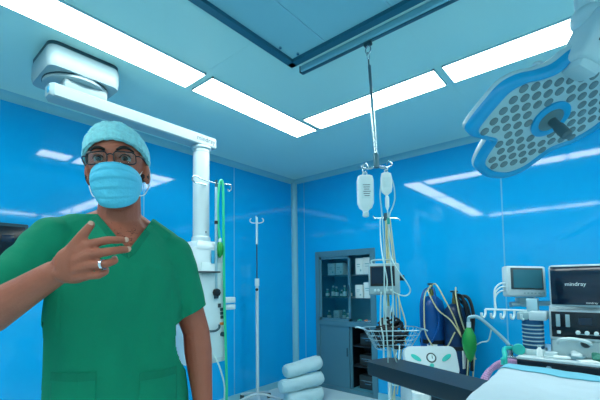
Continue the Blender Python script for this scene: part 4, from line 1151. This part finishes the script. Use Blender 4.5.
# bouffant cap
cp_ = MB(); cp_.ell((0, 0, 0), (1, 1, 1), u=96, v=56)
cme = bpy.data.meshes.new('cap')
for v in cp_.b.verts:
    p = v.co.copy()
    w = .026 * noise.noise(p * 3.2) + .026 * noise.noise(p * 8 + Vector((3, 1, 2))) + .016 * noise.noise(p * 17)
    q = Vector((p.x * .090, p.y * .108 + .018, p.z * .100 + .052))
    a = math.atan2(p.x, -p.y)
    q *= 1 + w + .016 * math.sin(a * 30 + 3 * math.sin(a * 5)) * max(0, 1 - abs(p.z + .15) * 1.5)
    v.co = q
bmesh.ops.bisect_plane(cp_.b, geom=cp_.b.verts[:] + cp_.b.edges[:] + cp_.b.faces[:], plane_co=(0, -.085, .072), plane_no=Vector((0, -.42, -1)).normalized(), clear_outer=True)
cap = cp_.build('surgical_cap', M_cap, person, 180, HM)
cap.modifiers.new('thick', 'SOLIDIFY').thickness = .0018
ed = MB(); pts = []
for i in range(60):
    a = 2 * PI * i / 60
    x, y = math.sin(a), -math.cos(a)
    yy = y * .099 + .012
    z = .072 - (yy + .085) * .42
    k = math.sqrt(max(0, 1 - ((z - .045) / .102) ** 2))
    pts.append(Vector((x * .0835 * k ** .5, (y * .1025 * k ** .5 + .018) if y < 0 else yy, z + .001 + .0012 * math.sin(i * 2.1))))
ed.tube(pts, .0042, n=8, closed=True); ed.build('elastic_edge', M_cap, cap, 180, HM)

# scrub top
STOR = [(.70, .192, .140, .008, .03), (.85, .190, .136, .008, .03), (1.00, .186, .132, .007, .03), (1.10, .181, .128, .006, .03), (1.25, .178, .126, .004, .03), (1.36, .178, .122, .003, .032), (1.42, .158, .106, -.003, .038), (1.465, .124, .088, .003, .045), (1.50, .090, .076, .002, .05), (1.53, .066, .066, .0, .05)]
S = MB()
torso(S, 0, STOR, 48)
S.caps([(-.15, .05, 1.445), (-.02, .055, 1.50)], [.057, .060]); S.caps([(.135, .05, 1.425), (.02, .055, 1.50)], [.055, .060])
rs, re = Vector(RSH), Vector(REL)
S.caps([rs, rs.lerp(re, .35) + Vector((0, 0, -.002)), rs.lerp(re, .72) + Vector((.0, .0, .004)), rs.lerp(re, .95)], [.070, .064, .064, .064], 22)
ls, le = Vector(LSH), Vector(LEL)
S.caps([ls, ls.lerp(le, .35), ls.lerp(le, .75) + Vector((-.004, 0, 0)), ls.lerp(le, 1.05) + Vector((-.006, 0, 0))], [.064, .057, .056, .057], 22)
sme = fuse(S, .0055, 6)
nz = noise.noise
NRM = [v.normal.copy() for v in sme.vertices]
for v, n in zip(sme.vertices, NRM):
    p = v.co.copy()
    d = 0
    if abs(p.x) < .2 and p.z < 1.38:
        d += .0085 * nz(Vector((p.x * 15 + p.z * 3, p.y * 4, p.z * 2.2))) * min(1, (1.40 - p.z) * 4)
        d += .0050 * nz(Vector((p.x * 28 - p.z * 6, p.y * 6, p.z * 5 + 4)))
    t_ = (Vector(p) - rs).dot((re - rs).normalized())
    if p.x < -.13 and p.z > 1.18: d += .006 * nz(Vector((t_ * 22, p.y * 9, p.z * 7)))
    if p.x > .14 and p.z > 1.18: d += .005 * nz(Vector((p.x * 9, p.y * 9, p.z * 20)))
    # drag folds from the raised arm
    d += .0045 * math.sin((p.x * .8 + p.z * .6) * 95) * math.exp(-((p.x + .12) / .045) ** 2 - ((p.z - 1.37) / .06) ** 2)
    v.co = p + n * d
sb = bmesh.new(); sb.from_mesh(sme)
def cut(bm, co, no, keep=None):
    """cut along a plane; faces on the normal side for which keep() is true are removed"""
    co = Vector(co); no = Vector(no).normalized()
    bmesh.ops.bisect_plane(bm, geom=bm.verts[:] + bm.edges[:] + bm.faces[:], plane_co=co, plane_no=no)
    if keep:
        dl = [f for f in bm.faces if (f.calc_center_median() - co).dot(no) > 0 and keep(f.calc_center_median())]
        bmesh.ops.delete(bm, geom=dl, context='FACES')
VB = Vector((.024, 0, 1.408)); VL = Vector((-.056, 0, 1.520)); VR = Vector((.082, 0, 1.500))
dl_, dr_ = VL - VB, VR - VB
nl = Vector((dl_.z, 0, -dl_.x)).normalized(); nl = nl if nl.x > 0 else -nl
nr = Vector((dr_.z, 0, -dr_.x)).normalized(); nr = nr if nr.x < 0 else -nr
cut(sb, (0, 0, .735), (0, 0, -1), lambda c: True)
cut(sb, rs.lerp(re, .66), (re - rs).normalized() + Vector((0, .0, -.12)), lambda c: c.x < -.17)
cut(sb, (.216, 0, 1.232), (.46, 0, -.89), lambda c: c.x > .150 and c.z > 1.05 and (c - le).length < .125)
cut(sb, (0, 0, 1.515), (0, 0, 1), lambda c: True)
cut(sb, VB, nl); cut(sb, VB, nr)
bmesh.ops.delete(sb, geom=[f for f in sb.faces if (f.calc_center_median() - VB).dot(nl) > 0 and (f.calc_center_median() - VB).dot(nr) > 0 and f.calc_center_median().y < .04], context='FACES')
bmesh.ops.delete(sb, geom=[v for v in sb.verts if not v.link_faces], context='VERTS')
sb.to_mesh(sme); sb.free()
scrub = link('scrub_top', sme, M_scrub, person, 180)
SV = BVHTree.FromPolygons([v.co.copy() for v in sme.vertices], [tuple(p.vertices) for p in sme.polygons])
sd = scrub.modifiers.new('thick', 'SOLIDIFY'); sd.thickness = .003; sd.offset = 1
def onfront(x, z, off):
    hit, n, i, d = SV.ray_cast(Vector((x, -1, z)), Vector((0, 1, 0)))
    if hit is None or hit.y > .06:
        hit2, n2, i2, d2 = BV.ray_cast(Vector((x, -1, z)), Vector((0, 1, 0)))
        if hit is None: hit = hit2 if hit2 else Vector((x, -.05, z))
    return Vector((x, hit.y - off, z))
for nm, top, nn in (('L', VL, nl), ('R', VR, nr)):
    def vb(u, v, top=top, nn=nn):
        p = VB.lerp(top, u * .96) - nn * (.0015 + .017 * v)
        if u == 0: p = VB + Vector((0, 0, -.001 - .020 * v))
        return onfront(p.x, p.z, .0042)
    o = MB().grid(vb, 30, 5).build('neckband', M_scrubd, scrub, 180)
    o.modifiers.new('thick', 'SOLIDIFY').thickness = .002
def pocket(x0, x1, z0, z1):
    def f(u, v): return onfront(x0 + (x1 - x0) * u, z0 + (z1 - z0) * v, .0050)
    o = MB().grid(f, 24, 20).build('pocket', M_scrub, scrub, 180)
    o.modifiers.new('thick', 'SOLIDIFY').thickness = .003
    def h(u, v): return onfront(x0 + (x1 - x0) * u, z1 - .022 + .022 * v, .0068)
    MB().grid(h, 24, 3).build('pocket_hem', M_scrubd, o, 180)
pocket(-.150, -.045, .90, 1.100)
pocket(.055, .155, .90, 1.085)

# chest hair in the neck opening
mb = MB()
for i in range(60):
    v = rnd.uniform(.12, .8); c = VB.lerp((VL + VR) / 2, v); w = (VR.x - VL.x) * .36 * v
    x = c.x + rnd.uniform(-w, w); z = c.z + rnd.uniform(-.004, .004)
    hit, n, ii, d = BV.ray_cast(Vector((x, -1, z)), Vector((0, 1, 0)))
    if hit is None or (v > .62 and rnd.random() < .5): continue
    a = rnd.uniform(0, 2 * PI); L = .007
    q = Vector((math.cos(a), 0, math.sin(a)))
    mb.tube([hit + n * .0002, hit + n * .0018 + q * L * .5, hit + n * .0012 + q * L + Vector((0, 0, -.003))], .00035, n=4, k=3)
o = mb.build('chest_hair', M_hair, person, 180); o['kind'] = 'stuff'

# finger ring, nails
a, b = Vector(FI['r'][0]), Vector(FI['r'][1])
cpt = a.lerp(b, .80); x_, y_, z_ = frame(b - a)
mb = MB(); mb.lathe([(.0098, -.0032), (.0108, -.003), (.0108, .003), (.0098, .0032), (.0092, .002), (.0092, -.002)], basis(x_, y_, z_, cpt), 28); mb.build('finger_ring', M_silver, person)
for p, q, off in ((FI['i'][3], FI['i'][2], (0, -.0058, .001)), (FI['m'][3], FI['m'][2], (0, -.0058, .001)), ((-.053, -.266, 1.449), (-.068, -.270, 1.425), (-.0015, -.0065, .0))):
    p, q = Vector(p), Vector(q); x_, y_, z_ = frame(p - q)
    mb = MB(); mb.ell(p + Vector(off) + (p - q).normalized() * .001, (.0052, .0022, .0058), None)
    mb.build('fingernail', M_nail, person, 180)

# trousers and shoes
T = MB()
torso(T, .0, [(.76, .178, .128, .005, .03), (.88, .180, .128, .005, .03), (.98, .168, .118, .005, .03), (1.02, .164, .114, .005, .03)], 36)
for s in (-1, 1):
    T.caps([(s * .085 + .005, .03, .82), (s * .095 + .005, .025, .48), (s * .10 + .005, .04, .10)], [.098, .082, .078], 18)
tme = fuse(T, .009, 4)
tb = bmesh.new(); tb.from_mesh(tme)
cut(tb, (0, 0, .085), (0, 0, -1), lambda c: True); cut(tb, (0, 0, 1.02), (0, 0, 1), lambda c: True)
tb.to_mesh(tme); tb.free()
o = link('trousers', tme, M_scrub, person, 180); o.modifiers.new('thick', 'SOLIDIFY').thickness = .003
for s in (-1, 1):
    F = MB(); F.caps([(s * .10 + .005, .065, .055), (s * .114 + .005, -.08, .050), (s * .120 + .005, -.150, .042)], [.047, .048, .038], 16)
    F.box((s * .110 + .005, -.04, .012), (.088, .27, .024), (0, 0, s * .08), bevel=.01)
    fme = fuse(F, .006, 4)
    zmin = min(v.co.z for v in fme.vertices)
    for v in fme.vertices: v.co.z = max(v.co.z, 0.001) if zmin < .001 else v.co.z
    link('shoe', fme, M_shoe, person, 180)
